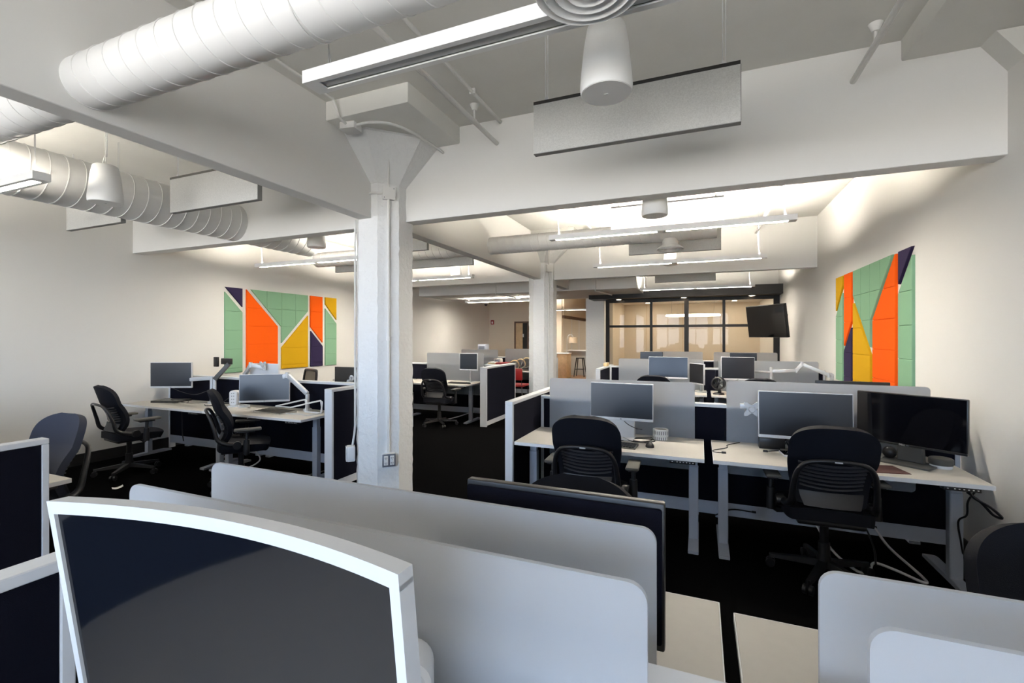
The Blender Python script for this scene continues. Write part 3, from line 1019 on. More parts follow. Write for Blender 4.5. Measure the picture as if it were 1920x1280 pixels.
# ------------------------------------------------------------------ workstation pieces
def desk(label, x0, x1, y0, y1, face, z=0.73, control=True, tray=True):
    """face -1: the user sits on the -Y side"""
    wd, dp = x1 - x0, y1 - y0
    t = thing('standing_desk', label, 'desk', ((x0 + x1) / 2, (y0 + y1) / 2, 0), 0 if face < 0 else PI, 'white sit-stand desks')
    a, b = wd / 2, dp / 2
    bm = BM()
    box(bm, -a, a, -b, b, z - 0.028, z, bev=0.003, seg=1)
    tp = obj('desk_top', bm, M['desk'], t)
    bm = BM()
    box(bm, -a, a, -b - 0.0015, -b + 0.002, z - 0.027, z - 0.001)
    box(bm, -a - 0.0015, -a + 0.002, -b, b, z - 0.027, z - 0.001)
    box(bm, a - 0.002, a + 0.0015, -b, b, z - 0.027, z - 0.001)
    obj('edge_band', bm, M['edge'], tp)
    for sx in (-1, 1):
        lx = sx * (a - 0.075)
        lg = obj('leg', Bx(lx - 0.035, lx + 0.035, -b + 0.26, -b + 0.32, 0.03, 0.60, bev=0.004, seg=1), M['silver'], t)
        obj('leg_sleeve', Bx(lx - 0.029, lx + 0.029, -b + 0.266, -b + 0.314, 0.60, z - 0.03), M['silver'], lg)
        bm = BM()
        prism(bm, [(-b + 0.06, 0.0), (-b + 0.06, 0.022), (-b + 0.2, 0.034), (b - 0.1, 0.034), (b - 0.04, 0.022), (b - 0.04, 0.0)], 'x', lx - 0.037, lx + 0.037, bev=0.003)
        obj('foot', bm, M['silver'], lg)
    obj('cross_beam', Bx(-a + 0.1, a - 0.1, -b + 0.255, -b + 0.325, z - 0.05, z - 0.03), M['blackframe'], t)
    if control:
        cb = obj('control_box', Bx(a - 0.24, a - 0.06, -b + 0.005, -b + 0.06, z - 0.052, z - 0.028, bev=0.003), M['bezel'], t)
        bm = BM()
        for k in range(7):
            xx = a - 0.22 + 0.022 * k + (0.0 if k == 0 else 0.012)
            box(bm, xx - 0.004, xx + 0.004, -b + 0.0035, -b + 0.006, z - 0.042, z - 0.037)
        obj('buttons', bm, M['paper'], cb)['kind'] = 'stuff'
    return t


def cub_panel(label, x0, x1, y0, y1, z1, along, raceway=True, seams=()):
    """fabric cubicle panel, along 'x' or 'y'"""
    t = thing('cubicle_panel', label, 'cubicle panel', ((x0 + x1) / 2, (y0 + y1) / 2, 0))
    L = (x1 - x0) / 2 if along == 'x' else (y1 - y0) / 2
    T = (y1 - y0) / 2 if along == 'x' else (x1 - x0) / 2

    def B(l0, l1, t0, t1, z0, za, bev=0.0):
        return Bx(l0, l1, t0, t1, z0, za, bev=bev, seg=1) if along == 'x' else Bx(t0, t1, l0, l1, z0, za, bev=bev, seg=1)
    obj('top_cap', B(-L, L, -T, T, z1 - 0.03, z1, 0.003), M['white'], t)
    for s in (-1, 1):
        obj('end_post', B(s * L - (0.03 if s > 0 else 0), s * L + (0.03 if s < 0 else 0), -T, T, 0, z1 - 0.03, 0.003), M['white'], t)
    cuts = [-L + 0.03] + [s for s in seams] + [L - 0.03]
    for a, b in zip(cuts, cuts[1:]):
        obj('fabric_panel', B(a + 0.0015, b - 0.0015, -T + 0.006, T - 0.006, 0.19 if raceway else 0.10, z1 - 0.03), M['navy'], t)
    obj('raceway', B(-L + 0.03, L - 0.03, -T + 0.004, T - 0.004, 0.08 if raceway else 0.02, 0.19 if raceway else 0.10), M['raceway' if raceway else 'white'], t)
    return t


def screen(label, x0, x1, y, z0, z1, cat='screen'):
    bm = BM()
    prism(bm, rrect(x0, x1, z0, z1, 0.03), 'y', y - 0.005, y + 0.005)
    c = ((x0 + x1) / 2, y, z0)
    bmesh.ops.translate(bm, verts=bm.verts[:], vec=-Vector(c))
    o = obj('frosted_privacy_screen', bm, M['frost'], None, smooth=25, loc=c)
    tag(o, label, 'privacy screen', 'frosted privacy screens')
    t = o
    for sx in (-0.35, 0.35):
        obj('clamp', Bx(sx * (x1 - x0) - 0.03, sx * (x1 - x0) + 0.03, -0.016, 0.016, 0.73 - 0.06 - z0, 0.73 - 0.03 - z0), M['alu'], o)
    return o


# rows in the window bay (right-hand bay)
cub_panel('long fabric spine between the two pairs of frosted screens close to the camera', -1.46, 1.74, 0.78, 0.86, 1.035, 'x', seams=(0.0,))
cub_panel('short white capped panel at the curved monitor\'s desk side', -1.53, -1.46, -0.35, 0.66, 1.07, 'y')
desk('white desk carrying the big curved monitor', -1.45, 0.03, 0.02, 0.733, -1)
desk('white desk below the frosted screen at the bottom picture corner', 0.10, 1.63, 0.02, 0.733, -1)
desk('white desk holding the dark monitor seen from behind', -1.45, 0.06, 0.995, 1.69, 1)
desk('empty white desk reaching behind the second corner screen', 0.102, 1.63, 0.98, 1.645, 1)
screen('long frosted screen directly behind the curved monitor', -1.385, -0.075, 0.742, 0.45, 1.235)
screen('long frosted screen between the curved monitor screen and the painted column', -1.42, -0.082, 0.985, 0.45, 1.226)
screen('frosted screen in front of the second corner chair, rounded top corner showing', 0.197, 1.52, 0.968, 0.45, 1.205)
screen('lowest frosted screen in the picture corner', 0.207, 1.53, 0.742, 0.45, 1.24)

cub_panel('dark fabric spine behind the desk with the label roll and the twin monitor desk', -1.47, 1.77, 4.36, 4.44, 1.035, 'x', seams=(0.05,))
cub_panel('white framed dark panel ending the row with the label roll', -1.535, -1.465, 3.60, 5.15, 1.07, 'y')
desk('white desk with keyboard, mouse and label roll', -1.456, 0.03, 3.62, 4.325, -1)
desk('white desk with twin dark monitors by the plain wall', 0.092, 1.63, 3.62, 4.325, -1)
desk('white desk hidden behind the label roll desk', -1.456, 0.03, 4.475, 5.18, 1)
desk('white desk hidden behind the twin monitor desk', 0.092, 1.63, 4.475, 5.18, 1)
screen('frosted screen behind the silver based monitor and label roll', -1.37, -0.04, 4.342, 0.45, 1.215)
screen('frosted screen behind the twin dark monitors', 0.212, 1.50, 4.342, 0.45, 1.245)
screen('frosted screen backing the row of the label roll', -1.33, -0.06, 4.46, 0.45, 1.16)
screen('frosted screen whose corner shows below the wall art', 0.33, 1.63, 4.46, 0.45, 1.235)

R3 = 8.30
cub_panel('dark fabric spine of the third row by the desk fan', -1.5, 1.78, R3 + 0.03, R3 + 0.11, 1.10, 'x', seams=(0.1,))
cub_panel('white framed panel ending the third row', -1.60, -1.53, 7.6, 8.9, 1.09, 'y')
desk('white desk of the third row under the blue reflecting monitor', -1.45, 0.10, 7.58, 8.28, -1)
desk('white desk of the third row carrying the desk fan', 0.168, 1.70, 7.58, 8.28, -1)
screen('frosted screen of the third row behind the blue reflecting monitor', -1.335, 0.065, R3, 0.45, 1.235)
screen('frosted screen of the third row behind the bare monitor arm', 0.285, 1.685, R3, 0.45, 1.235)
screen('frosted screen in the furthest row over the third-row blue monitor', -1.27, 0.065, 11.7, 0.45, 1.265)
screen('frosted screen in the furthest row before the wall television', 0.30, 1.60, 11.7, 0.45, 1.262)
cub_panel('dark fabric spine of the furthest row before the glass', -1.5, 1.76, 11.74, 11.82, 1.06, 'x')
desk('white desk of the furthest row under the low monitor', -1.45, 0.10, 10.98, 11.68, -1)
desk('white desk of the furthest row near the wall television', 0.168, 1.70, 10.98, 11.68, -1)

# rows in the wall bay (left-hand bay)
cub_panel('white framed dark panel standing tall at the picture border', -3.335, -3.265, -0.45, 1.36, 1.07, 'y', raceway=False)
desk('white desk whose corner shows past the dark border panel', -5.2, -3.66, 0.95, 1.63, 1)
cub_panel('dark spine hidden behind the border panel', -7.2, -3.36, 0.80, 0.88, 1.04, 'x')
cub_panel('dark fabric spine behind the power tower and tilted monitor', -7.2, -3.68, 4.33, 4.41, 1.07, 'x', seams=(-0.9, 0.2))
cub_panel('white framed dark panel beside the painted column', -3.655, -3.555, 3.73, 5.1, 1.07, 'y', raceway=False)
desk('white desk with laptop stand and keyboard beside the dark panel', -5.52, -3.94, 3.69, 4.30, -1)
desk('white desk with closed laptop against the plain wall', -7.12, -5.535, 3.69, 4.30, -1)
desk('white desk behind the spine with the white backed monitor', -7.12, -5.50, 4.44, 5.1, 1)
desk('white desk behind the spine with the round logo monitor', -5.46, -3.90, 4.44, 5.1, 1)
L3 = 8.30
cub_panel('dark fabric spine behind the far chair and square monitor', -7.2, -3.68, L3, L3 + 0.08, 1.07, 'x', seams=(-0.4,))
cub_panel('white framed dark panel beside the second column', -3.665, -3.535, 7.45, 8.85, 1.07, 'y', raceway=False)
desk('white desk with the square monitor in the middle distance', -5.52, -3.95, 7.50, 8.24, -1)
desk('white desk cut by the painted column in the middle distance', -7.12, -5.56, 7.50, 8.24, -1)
screen('frosted screen behind the square monitor in the middle distance', -5.30, -3.98, 8.265, 0.45, 1.285)
screen('frosted screen cut by the painted column in the middle distance', -7.0, -5.72, 8.265, 0.45, 1.20)
cub_panel('dark fabric spine in the far row before the end wall', -7.2, -3.5, 11.75, 11.83, 1.06, 'x', seams=(-0.4,))
screen('frosted screen in the far row below the grey printer', -6.35, -5.2, 11.7, 0.45, 1.26)
screen('frosted screen in the far row behind the upturned chairs', -4.98, -3.7, 11.7, 0.45, 1.29)
desk('white desk in the far row with the upturned chairs', -5.2, -3.7, 10.95, 11.66, -1)
desk('white desk in the far row below the printer', -6.9, -5.3, 10.95, 11.66, -1)


# ------------------------------------------------------------------ office chairs
def office_chair(label, loc, rz, cush='cushion'):
    t = thing('office_chair', label, 'chair', loc, rz, 'black office chairs')
    C = M[cush]

    def back(u, v, off=0.0):
        z = 0.53 + 0.53 * v
        wv = 0.195 + 0.045 * min(1, v / 0.55)
        v0 = 0.72
        if v > v0:
            q = (v - v0) / (1 - v0) * 0.985
            wv *= max(0.0, 1 - q ** 2.6) ** (1 / 2.6)
        if v < 0.1:
            wv *= 0.93 + 0.7 * v
        x = (2 * u - 1) * wv
        y = -0.165 + 0.045 * math.sin(min(1, v / 0.6) * PI) - 0.15 * max(0, v - 0.15) ** 1.15
        return (x, y + 0.9 * x * x + off, z)

    bm = BM()
    # rows bunched towards the rounded top
    def f(u, v):
        return back(u, 1 - (1 - v) ** 1.9)
    sheet(bm, f, 18, 28, 0.042)
    obj('backrest', bm, C, t, smooth=60)
    # flexing slats on the rear of the shell
    for k in range(7):
        v = 0.20 + 0.05 * k
        bm = BM()
        sheet(bm, lambda u, q: back(0.5 + (u - 0.5) * 0.80, v + 0.020 * q + 0.03 * (2 * u - 1) ** 2, -0.040), 12, 2, 0.012)
        obj('back_slat', bm, M['slat'], t)
    bm = BM()
    sheet(bm, lambda u, q: back(0.5 + (u - 0.5) * 0.84, 0.0 + 0.17 * q, -0.04), 12, 4, 0.014)
    obj('lower_back_panel', bm, M['panel'], t)
    bm = BM()
    side = [(0.245, -0.02, 0.50), (0.24, -0.12, 0.515), (0.228, -0.20, 0.56), (0.222, -0.23, 0.66), (0.205, -0.262, 0.765), (0.16, -0.292, 0.83), (0.08, -0.312, 0.852), (0, -0.316, 0.856)]
    pts = spline(side + [(-x, y, z) for x, y, z in side[-2::-1]], 4)
    n = len(pts)
    tube(bm, pts, [0.026 - 0.012 * math.sin(PI * i / (n - 1)) for i in range(n)], 10)
    obj('back_frame', bm, M['plastic'], t, smooth=60)
    obj('badge', Bx(-0.02, 0.02, -0.334, -0.326, 0.85, 0.858), M['alu'], t)
    for s in (-1, 1):
        bm = BM()
        lathe(bm, [(0.0, -0.028), (0.034, -0.028), (0.04, -0.015), (0.04, 0.02), (0.0, 0.02)], (s * 0.262, -0.03, 0.50), 20, 'x')
        obj('pivot_knob', bm, M['plastic'], t)
    # seat
    bm = BM()
    def seat(u, v):
        a, b = 2 * u - 1, 2 * v - 1
        k = (1 - 0.10 * b ** 4)
        kk = (1 - 0.12 * a ** 4)
        return (a * 0.25 * k, 0.03 + b * 0.245 * kk, 0.475 - 0.018 * a ** 2 - (0.03 * max(0, b) ** 3) + 0.012 * b * b)
    sheet(bm, seat, 14, 14, 0.075)
    bmesh.ops.bevel(bm, geom=[e for e in bm.edges if e.calc_face_angle(0) > 1.0], offset=0.03, segments=3, affect='EDGES')
    obj('seat', bm, C, t, smooth=60)
    obj('seat_pan', Bx(-0.19, 0.19, -0.18, 0.22, 0.40, 0.438, bev=0.015), M['plastic'], t)
    for s in (-1, 1):
        a = obj('armrest', Bx(s * 0.305 - 0.048, s * 0.305 + 0.048, -0.06, 0.19, 0.65, 0.675, bev=0.011), M['pad'], t)
        bm = BM()
        tube(bm, [(s * 0.17, 0.05, 0.415), (s * 0.27, 0.05, 0.405), (s * 0.305, 0.05, 0.43)], 0.02, 8)
        tube(bm, [(s * 0.305, 0.05, 0.41), (s * 0.307, 0.055, 0.56)], [0.033, 0.027], 10)
        tube(bm, [(s * 0.307, 0.055, 0.55), (s * 0.305, 0.06, 0.65)], 0.017, 8)
        box(bm, s * 0.305 - 0.035, s * 0.305 + 0.035, -0.02, 0.13, 0.632, 0.65, bev=0.006, seg=1)
        obj('arm_post', bm, M['plastic'], t, smooth=50)
    bm = BM()
    lathe(bm, [(0.026, 0.40), (0.026, 0.24), (0.034, 0.24), (0.036, 0.16), (0.045, 0.13), (0.045, 0.075), (0.0, 0.075)], seg=20)
    obj('gas_column', bm, M['plastic'], t)
    for k in range(5):
        a = 2 * PI * k / 5 + 0.45
        c, s = math.cos(a), math.sin(a)
        bm = BM()
        for q0, q1, z0, z1, w0, w1, h0, h1 in ((0.03, 0.32, 0.125, 0.088, 0.028, 0.018, 0.045, 0.022),):
            pts = []
            vs = []
            for q, z, wd_, h in ((q0, z0, w0, h0), (q1, z1, w1, h1)):
                vs.append([bm.verts.new((q * c - s_ * wd_ * s, q * s + s_ * wd_ * c, z + zz)) for s_, zz in ((-1, -h), (1, -h), (0.75, 0), (-0.75, 0))])
            for i in range(4):
                bm.faces.new((vs[0][i], vs[0][(i + 1) % 4], vs[1][(i + 1) % 4], vs[1][i]))
            bm.faces.new(vs[0][::-1]); bm.faces.new(vs[1])
        obj('base_leg', bm, M['plastic'], t)
        bm = BM()
        p = V(0.315 * c, 0.315 * s, 0.03)
        ax = V(-s, c, 0)
        for d in (-0.018, 0.018):
            tube(bm, [p + ax * (d - 0.010), p + ax * (d + 0.010)], 0.029, 16)
        tube(bm, [p + V(0, 0, 0.0), p + V(0, 0, 0.06)], 0.009, 8)
        obj('caster', bm, M['plastic'], t, smooth=40)
    return t


ch = office_chair('black office chair at the label roll desk, rear slats facing out', (-0.76, 3.44, 0), 0.04)


def chair(label, x, y, rz):
    return dup(ch, (x, y, 0), rz, label)


chair('black office chair tucked at the twin monitor desk', 0.775, 3.66, 0.02)
chair('black office chair behind the dark monitor seen from behind', -0.44, 1.53, PI)
chair('black office chair at the picture border behind the corner frosted screens', 0.985, 1.585, PI)
chair('black office chair seen in profile before the keyboard and laptop stand', -4.60, 3.50, math.radians(-38))
chair('black office chair by the plain wall at the closed laptop desk', -6.28, 3.34, math.radians(-8))
chair('black office chair alone in the middle distance at the square monitor', -4.42, 7.30, 0.03)
chair('black office chair below the blue reflecting monitor', -0.62, 7.15, 0.0)
chair('black office chair beside the desk fan', 0.75, 7.15, 0.0)
chair('black office chair behind the round logo monitor', -4.05, 5.35, PI)
c2 = office_chair('blue-grey backed office chair rising behind the dark border panel', (-4.20, 1.60, 0), PI + 0.1, 'cushion2')
dup(c2, (-5.66, 1.66, 0), PI, 'office chair of which only a sliver shows at the picture border')

t = thing('mesh_chair', 'chair with a grey mesh back in a black frame behind the tilted monitor', 'chair', (-5.60, 5.12, 0), PI - 0.35)
bm = BM()
tube(bm, spline([(-0.2, -0.2, 0.5), (-0.21, -0.23, 0.9), (-0.19, -0.25, 1.08), (-0.14, -0.255, 1.11), (0.14, -0.255, 1.11), (0.19, -0.25, 1.08), (0.21, -0.23, 0.9), (0.2, -0.2, 0.5)], 4), 0.02, 8)
obj('back_frame', bm, M['plastic'], t)
bm = BM()
sheet(bm, lambda u, v: (-0.2 + 0.4 * u, -0.205 - 0.05 * v, 0.52 + 0.58 * v), 4, 6, 0.006)
obj('mesh_back', bm, M['mesh'], t)
obj('seat', Bx(-0.24, 0.24, -0.2, 0.25, 0.43, 0.49, bev=0.02), M['cushion'], t)
bm = BM()
lathe(bm, [(0.025, 0.43), (0.025, 0.12), (0.04, 0.12), (0.04, 0.07)], seg=16)
obj('gas_column', bm, M['plastic'], t)
for k in range(5):
    a = 2 * PI * k / 5
    bm = BM()
    tube(bm, [(0.03 * math.cos(a), 0.03 * math.sin(a), 0.10), (0.30 * math.cos(a), 0.30 * math.sin(a), 0.07), (0.30 * math.cos(a), 0.30 * math.sin(a), 0.0)], 0.016, 8)
    obj('base_leg', bm, M['plastic'], t)


# ------------------------------------------------------------------ monitors
def monitor(label, cx, cy, z0, wd, h, rz=0.0, tilt=0.0, frame='bezel', chin='white', stand=None, scr='screen', base_z=0.73, name='monitor', chin_h=0.022, bz=0.006):
    """screen faces local -Y; z0 lower edge"""
    t = thing(name, label, 'monitor', (cx, cy, base_z), rz)
    a = wd / 2
    hz = z0 - base_z
    hs = obj('housing', Bx(-a, a, 0.0, 0.03, 0, h, bev=0.005), M[frame], t, loc=(0, 0, hz), rot=(tilt, 0, 0))
    obj('display', Bx(-a + bz, a - bz, -0.003, 0.001, chin_h, h - bz), M[scr], hs)
    if chin:
        obj('chin', Bx(-a, a, -0.005, 0.012, -0.001, chin_h, bev=0.002, seg=1), M[chin], hs)
        obj('logo_dot', Bx(-0.008, 0.008, -0.0065, -0.004, chin_h * 0.35, chin_h * 0.65), M['steel'], hs)
    if stand == 'plate':
        obj('stand_plate', Bx(-0.11, 0.11, 0.045, 0.075, 0.0, hz + 0.12, bev=0.012), M['white'], t)
        obj('stand_base', Bx(-0.11, 0.11, -0.06, 0.12, 0.0, 0.012, bev=0.004), M['white'], t)
        obj('stand_hinge', Bx(-0.04, 0.04, 0.02, 0.06, hz + 0.05, hz + 0.12), M['alu'], t)
    elif stand == 'neck':
        bm = BM()
        prism(bm, [(-0.075, 0.01), (0.075, 0.01), (0.06, hz + 0.14), (-0.06, hz + 0.14)], 'y', 0.03, 0.085, bev=0.006)
        obj('stand_neck', bm, M['greyplate'], t)
        obj('stand_base', Bx(-0.15, 0.15, -0.10, 0.11, 0.0, 0.012, bev=0.003), M['greyplate'], t)
    elif stand == 'post':
        bm = BM()
        tube(bm, [(0, 0.09, 0.0), (0, 0.09, hz + h * 0.5)], 0.02, 12)
        tube(bm, [(0, 0.02, hz + h * 0.5), (0, 0.09, hz + h * 0.5)], 0.025, 12)
        obj('stand_post', bm, M['alu'], t)
        bm = BM()
        lathe(bm, [(0.09, 0.0), (0.09, 0.012), (0, 0.012)], (0, 0.09, 0), 24)
        obj('stand_base', bm, M['alu'], t)
    return t


def arm(label, x, y, z, pts, m='alu', head=None, base_z=0.73):
    """clamp post at x,y; pts: arm joints relative to the post foot"""
    t = thing('monitor_mount', label, 'monitor mount', (x, y, base_z))
    bm = BM()
    tube(bm, [(0, 0, 0), (0, 0, z)], 0.024, 14)
    obj('post', bm, M[m], t)
    bm = BM()
    lathe(bm, [(0.05, 0.0), (0.05, 0.02), (0.03, 0.03), (0.0, 0.03)], seg=24)
    obj('base', bm, M[m], t)
    for k, (p, q) in enumerate(zip(pts, pts[1:])):
        bm = BM()
        p, q = Vector(p), Vector(q)
        d = (q - p)
        L = d.length
        box(bm, 0, L, -0.02, 0.02, -0.026, 0.026, bev=0.008, seg=2)
        R = d.normalized().to_track_quat('X', 'Z').to_matrix()
        for v in bm.verts:
            v.co = R @ v.co + p
        obj('arm_link', bm, M[m], t)
        bm = BM()
        tube(bm, [q + V(0, 0, -0.035), q + V(0, 0, 0.035)], 0.024, 12)
        obj('joint', bm, M[m], t)
    return t


def vesa(t, p, rz, m='alu'):
    bm = BM()
    s = 0.055
    star = [(-s, -s), (-s * .6, -s), (0, -s * .55), (s * .6, -s), (s, -s), (s, -s * .6), (s * .6, 0), (s, s * .6), (s, s), (s * .6, s), (0, s * .55), (-s * .6, s), (-s, s), (-s, s * .6), (-s * .6, 0), (-s, -s * .6)]
    prism(bm, star, 'y', -0.006, 0.006)
    lathe(bm, [(0.022, -0.018), (0.026, -0.006), (0.026, 0.02), (0.0, 0.02)], ax='y', seg=18)
    o = obj('mount_plate', bm, M[m], t, loc=p, rot=(0, 0, rz))
    return o


# curved monitor close to the camera
t = thing('curved_monitor', 'large white framed curved monitor with its dark glossy screen close up', 'monitor', (-0.78, 0.60, 0.73), 0.036)
WD, HH, SAG, TL = 0.802, 0.44, 0.052, math.radians(7.5)
ZTOP = 1.30 - 0.73


def cur(s, q, off):
    """s across (-1..1), q height down from the top (m), off along the view depth"""
    x = s * WD / 2
    y = -0.10 + SAG * (1 - s * s) + off
    return (x, y + q * math.sin(TL), ZTOP - q * math.cos(TL) - off * 0.05)


def curved_slab(s0, s1, q0, q1, o0, o1, n=28):
    bm = BM()
    rows = []
    for i in range(n + 1):
        s = s0 + (s1 - s0) * i / n
        rows.append([bm.verts.new(cur(s, q, o)) for q, o in ((q0, o0), (q1, o0), (q1, o1), (q0, o1))])
    for a, b in zip(rows, rows[1:]):
        for k in range(4):
            bm.faces.new((a[k], a[(k + 1) % 4], b[(k + 1) % 4], b[k]))
    bm.faces.new(rows[0][::-1])
    bm.faces.new(rows[-1])
    return bm


def soften(bm, off=0.004):
    bmesh.ops.bevel(bm, geom=[e for e in bm.edges if e.calc_face_angle(0) > 0.9], offset=off, segments=3, affect='EDGES')
    return bm


e = 0.050
obj('frame_top', soften(curved_slab(-1, 1, 0, 0.026, 0, 0.035)), M['white'], t, smooth=40)
obj('frame_bottom', soften(curved_slab(-1, 1, HH - 0.03, HH, 0, 0.035)), M['white'], t, smooth=40)
obj('frame_side', soften(curved_slab(-1, -1 + e * 0.55, 0.018, HH - 0.02, 0, 0.035, 3)), M['white'], t, smooth=40)
obj('frame_side', soften(curved_slab(1 - e, 1, 0.018, HH - 0.02, 0, 0.035, 3)), M['white'], t, smooth=40)
obj('display', curved_slab(-1 + e * 0.5, 1 - e * 0.9, 0.02, HH - 0.02, 0.006, 0.016), M['haze'], t, smooth=60)
obj('back_cover', curved_slab(-0.97, 0.97, 0.012, HH - 0.012, 0.018, 0.034), M['white'], t, smooth=60)
bm = BM()
box(bm, -0.14, 0.14, 0.10, 0.128, 0.0, 0.42, bev=0.012)
obj('stand_neck', bm, M['white'], t)
obj('stand_base', Bx(-0.16, 0.16, -0.03, 0.128, 0.0, 0.012, bev=0.004), M['white'], t)

t = thing('power_tower', 'white power tower peeking out beside the curved monitor frame', 'power strip', (-0.478, 0.672, 0.73), 0.5)
bm = BM()
prism(bm, rrect(-0.05, 0.05, 0.0, 0.345, 0.045), 'y', -0.04, 0.04, bev=0.008)
obj('body', bm, M['fixwhite'], t, smooth=40)
bm = BM()
lathe(bm, [(0.011, -0.043), (0.011, -0.038)], (0.01, 0, 0.285), 16, 'y')
obj('power_button', bm, M['bezel'], t)
bm = BM()
for dz in (0.0, 0.016):
    for dx in (-0.012, 0.006):
        box(bm, dx - 0.003, dx + 0.003, -0.042, -0.039, 0.312 + dz, 0.320 + dz)
obj('sockets', bm, M['kraft'], t)

# dark monitor seen from behind
t = monitor('black monitor seen from behind above the frosted screen', -0.345, 1.19, 0.86, 0.535, 0.357, PI, 0.0, chin=None, stand='post', frame='bezel', scr='screen')
obj('rear_shell', Bx(-0.262, 0.262, 0.03, 0.042, 0.02, 0.346, bev=0.006), M['navy'], [c for c in t.children if c.name.startswith('housing')][0])

monitor('dark monitor on a wide silver stand above the label roll desk', -0.635, 4.06, 0.895, 0.54, 0.32, -0.03, -0.02, frame='white', stand='plate')
monitor('blue-tinted monitor with a pale chin beside the empty mount plate', 0.735, 4.06, 0.838, 0.62, 0.358, 0.0, -0.05, frame='white', stand='neck')
t = monitor('big black monitor angled towards the chair, closest to the plain wall', 1.345, 4.02, 0.852, 0.62, 0.362, math.atan2(-0.37, 0.48), -0.02, frame='bezel', chin='bezel', stand='neck', scr='gloss', chin_h=0.014)
hs = [c for c in t.children if c.name.startswith('housing')][0]
text_mesh('brand_lettering', 'DELL', 0.016, M['paper'], hs, (-0.03, -0.0065, 0.008), (PI / 2, 0, 0))
obj('thin_trim', Bx(-0.30, 0.30, -0.0062, -0.005, 0.0135, 0.015), M['greyplate'], hs)
a = arm('silver monitor arm with an empty mount plate beside the twin monitors', 0.60, 4.255, 0.30, [(0, 0, 0.28), (-0.05, -0.06, 0.32), (-0.16, -0.10, 0.33)])
vesa(a, (-0.215, -0.125, 0.31), 0.1)
obj('tilt_head', Bx(-0.30, -0.24, -0.13, -0.10, 0.31, 0.35, bev=0.006), M['alu'], a)

# wall bay monitors
monitor('dark monitor with a pale chin on the arm above the closed laptop', -6.60, 4.0, 0.93, 0.545, 0.345, math.radians(24), 0.0, frame='white', base_z=0.93)
a = arm('silver monitor arm post with a raised black holder by the wall desk', -6.02, 4.16, 0.36, [(0, 0, 0.34), (-0.50, -0.06, 0.30)])
bm = BM()
tube(bm, [(0.055, 0, 0.0), (0.055, 0, 0.33)], 0.02, 12)
obj('post', bm, M['alu'], a)
bm = BM()
d0, d1 = V(0.055, 0, 0.32), V(0.20, 0.1, 0.53)
box(bm, 0, (d1 - d0).length, -0.022, 0.022, -0.028, 0.028, bev=0.008)
R = (d1 - d0).normalized().to_track_quat('X', 'Z').to_matrix()
for v in bm.verts:
    v.co = R @ v.co + d0
obj('arm_link', bm, M['greyplate'], a)
obj('holder_block', Bx(0.06, 0.24, 0.08, 0.12, 0.52, 0.60, bev=0.006), M['bezel'], a)
obj('holder_plate', Bx(0.0, 0.075, 0.02, 0.05, 0.49, 0.62, bev=0.006), M['bezel'], a)
monitor('tilted blue-tinted monitor over the keyboard by the laptop stand', -4.88, 4.02, 0.83, 0.56, 0.335, math.radians(36), -0.05, frame='white', base_z=0.83)
a = arm('silver monitor arm rising beside the wire laptop stand', -4.38, 4.20, 0.20, [(0, 0, 0.2), (-0.30, -0.02, 0.42), (-0.44, -0.06, 0.36)])
monitor('white monitor seen from behind with an arm bracket, beyond the power tower', -5.63, 4.66, 0.90, 0.545, 0.345, PI, 0.0, frame='white', chin=None, base_z=0.90)
a = arm('silver monitor arm holding the white backed monitor', -5.95, 4.58, 0.38, [(0, 0, 0.34), (0.2, -0.06, 0.50), (0.36, 0.02, 0.46)])
vesa(a, (0.36, 0.0, 0.49), 0)
t = monitor('black monitor with a round logo on its back beside the painted column', -4.09, 4.66, 0.88, 0.55, 0.352, PI, 0.0, frame='bezel', chin=None, stand='post')
hs = [c for c in t.children if c.name.startswith('housing')][0]
bm = BM()
lathe(bm, [(0.037, 0.03), (0.037, 0.033), (0, 0.033)], (0.0, 0, 0.215), 28, 'y')
em = obj('emblem_disc', bm, M['paper'], hs)
text_mesh('emblem_letters', 'hp', 0.062, M['bezel'], em, (0, 0.0345, 0.222), (PI / 2, 0.0, PI))
bm = BM()
for k in range(3):
    box(bm, -0.075 + 0.05 * k, -0.03 + 0.05 * k, 0.03, 0.04, 0.09 + 0.012 * (k % 2), 0.125 + 0.012 * (k % 2), bev=0.004, seg=1)
obj('mount_plate', bm, M['alu'], hs)
o = obj('blue_lit_sheet', Bx(-0.19, 0.19, -0.004, 0.004, 0, 0.75, bev=0.002, seg=1), M['blue_lit'], None, loc=(-4.93, 6.9, 0.62))
tag(o, 'pale upright sheet, blue light in its colour, glimpsed at the painted column edge', 'sheet')
obj('support_foot', Bx(-0.15, 0.15, -0.1, 0.1, -0.62, 0.0), M['silver'], o)
monitor('square dark monitor with pale frame above the lone far chair', -4.16, 7.95, 0.965, 0.38, 0.335, 0.05, 0.0, frame='white', stand='post', bz=0.012)
monitor('dark narrow monitor edge beside the spine, cut by the painted column', -5.60, 8.5, 1.0, 0.1, 0.30, 0.0, 0.0, frame='bezel', chin=None, base_z=1.0) if False else None
monitor('blue reflecting monitor of the third row', -0.48, 7.9, 0.94, 0.61, 0.35, 0.0, -0.075, frame='white', stand='post', scr='satin')
monitor('narrow angled black monitor beside the blue reflecting one', -0.05, 7.92, 0.86, 0.34, 0.33, -0.9, 0.0, frame='white', stand='post')
monitor('black monitor beside the desk fan in the third row', 0.545, 7.9, 0.95, 0.47, 0.355, 0.08, 0.0, frame='white', stand='post')
monitor('low black monitor top over the furthest row, by the column side', -1.07, 11.45, 0.92, 0.52, 0.335, 0.0, 0.0, stand='post')
monitor('low black monitor top over the furthest row, by the television side', 0.90, 11.45, 0.92, 0.54, 0.335, 0.0, 0.0, stand='post')
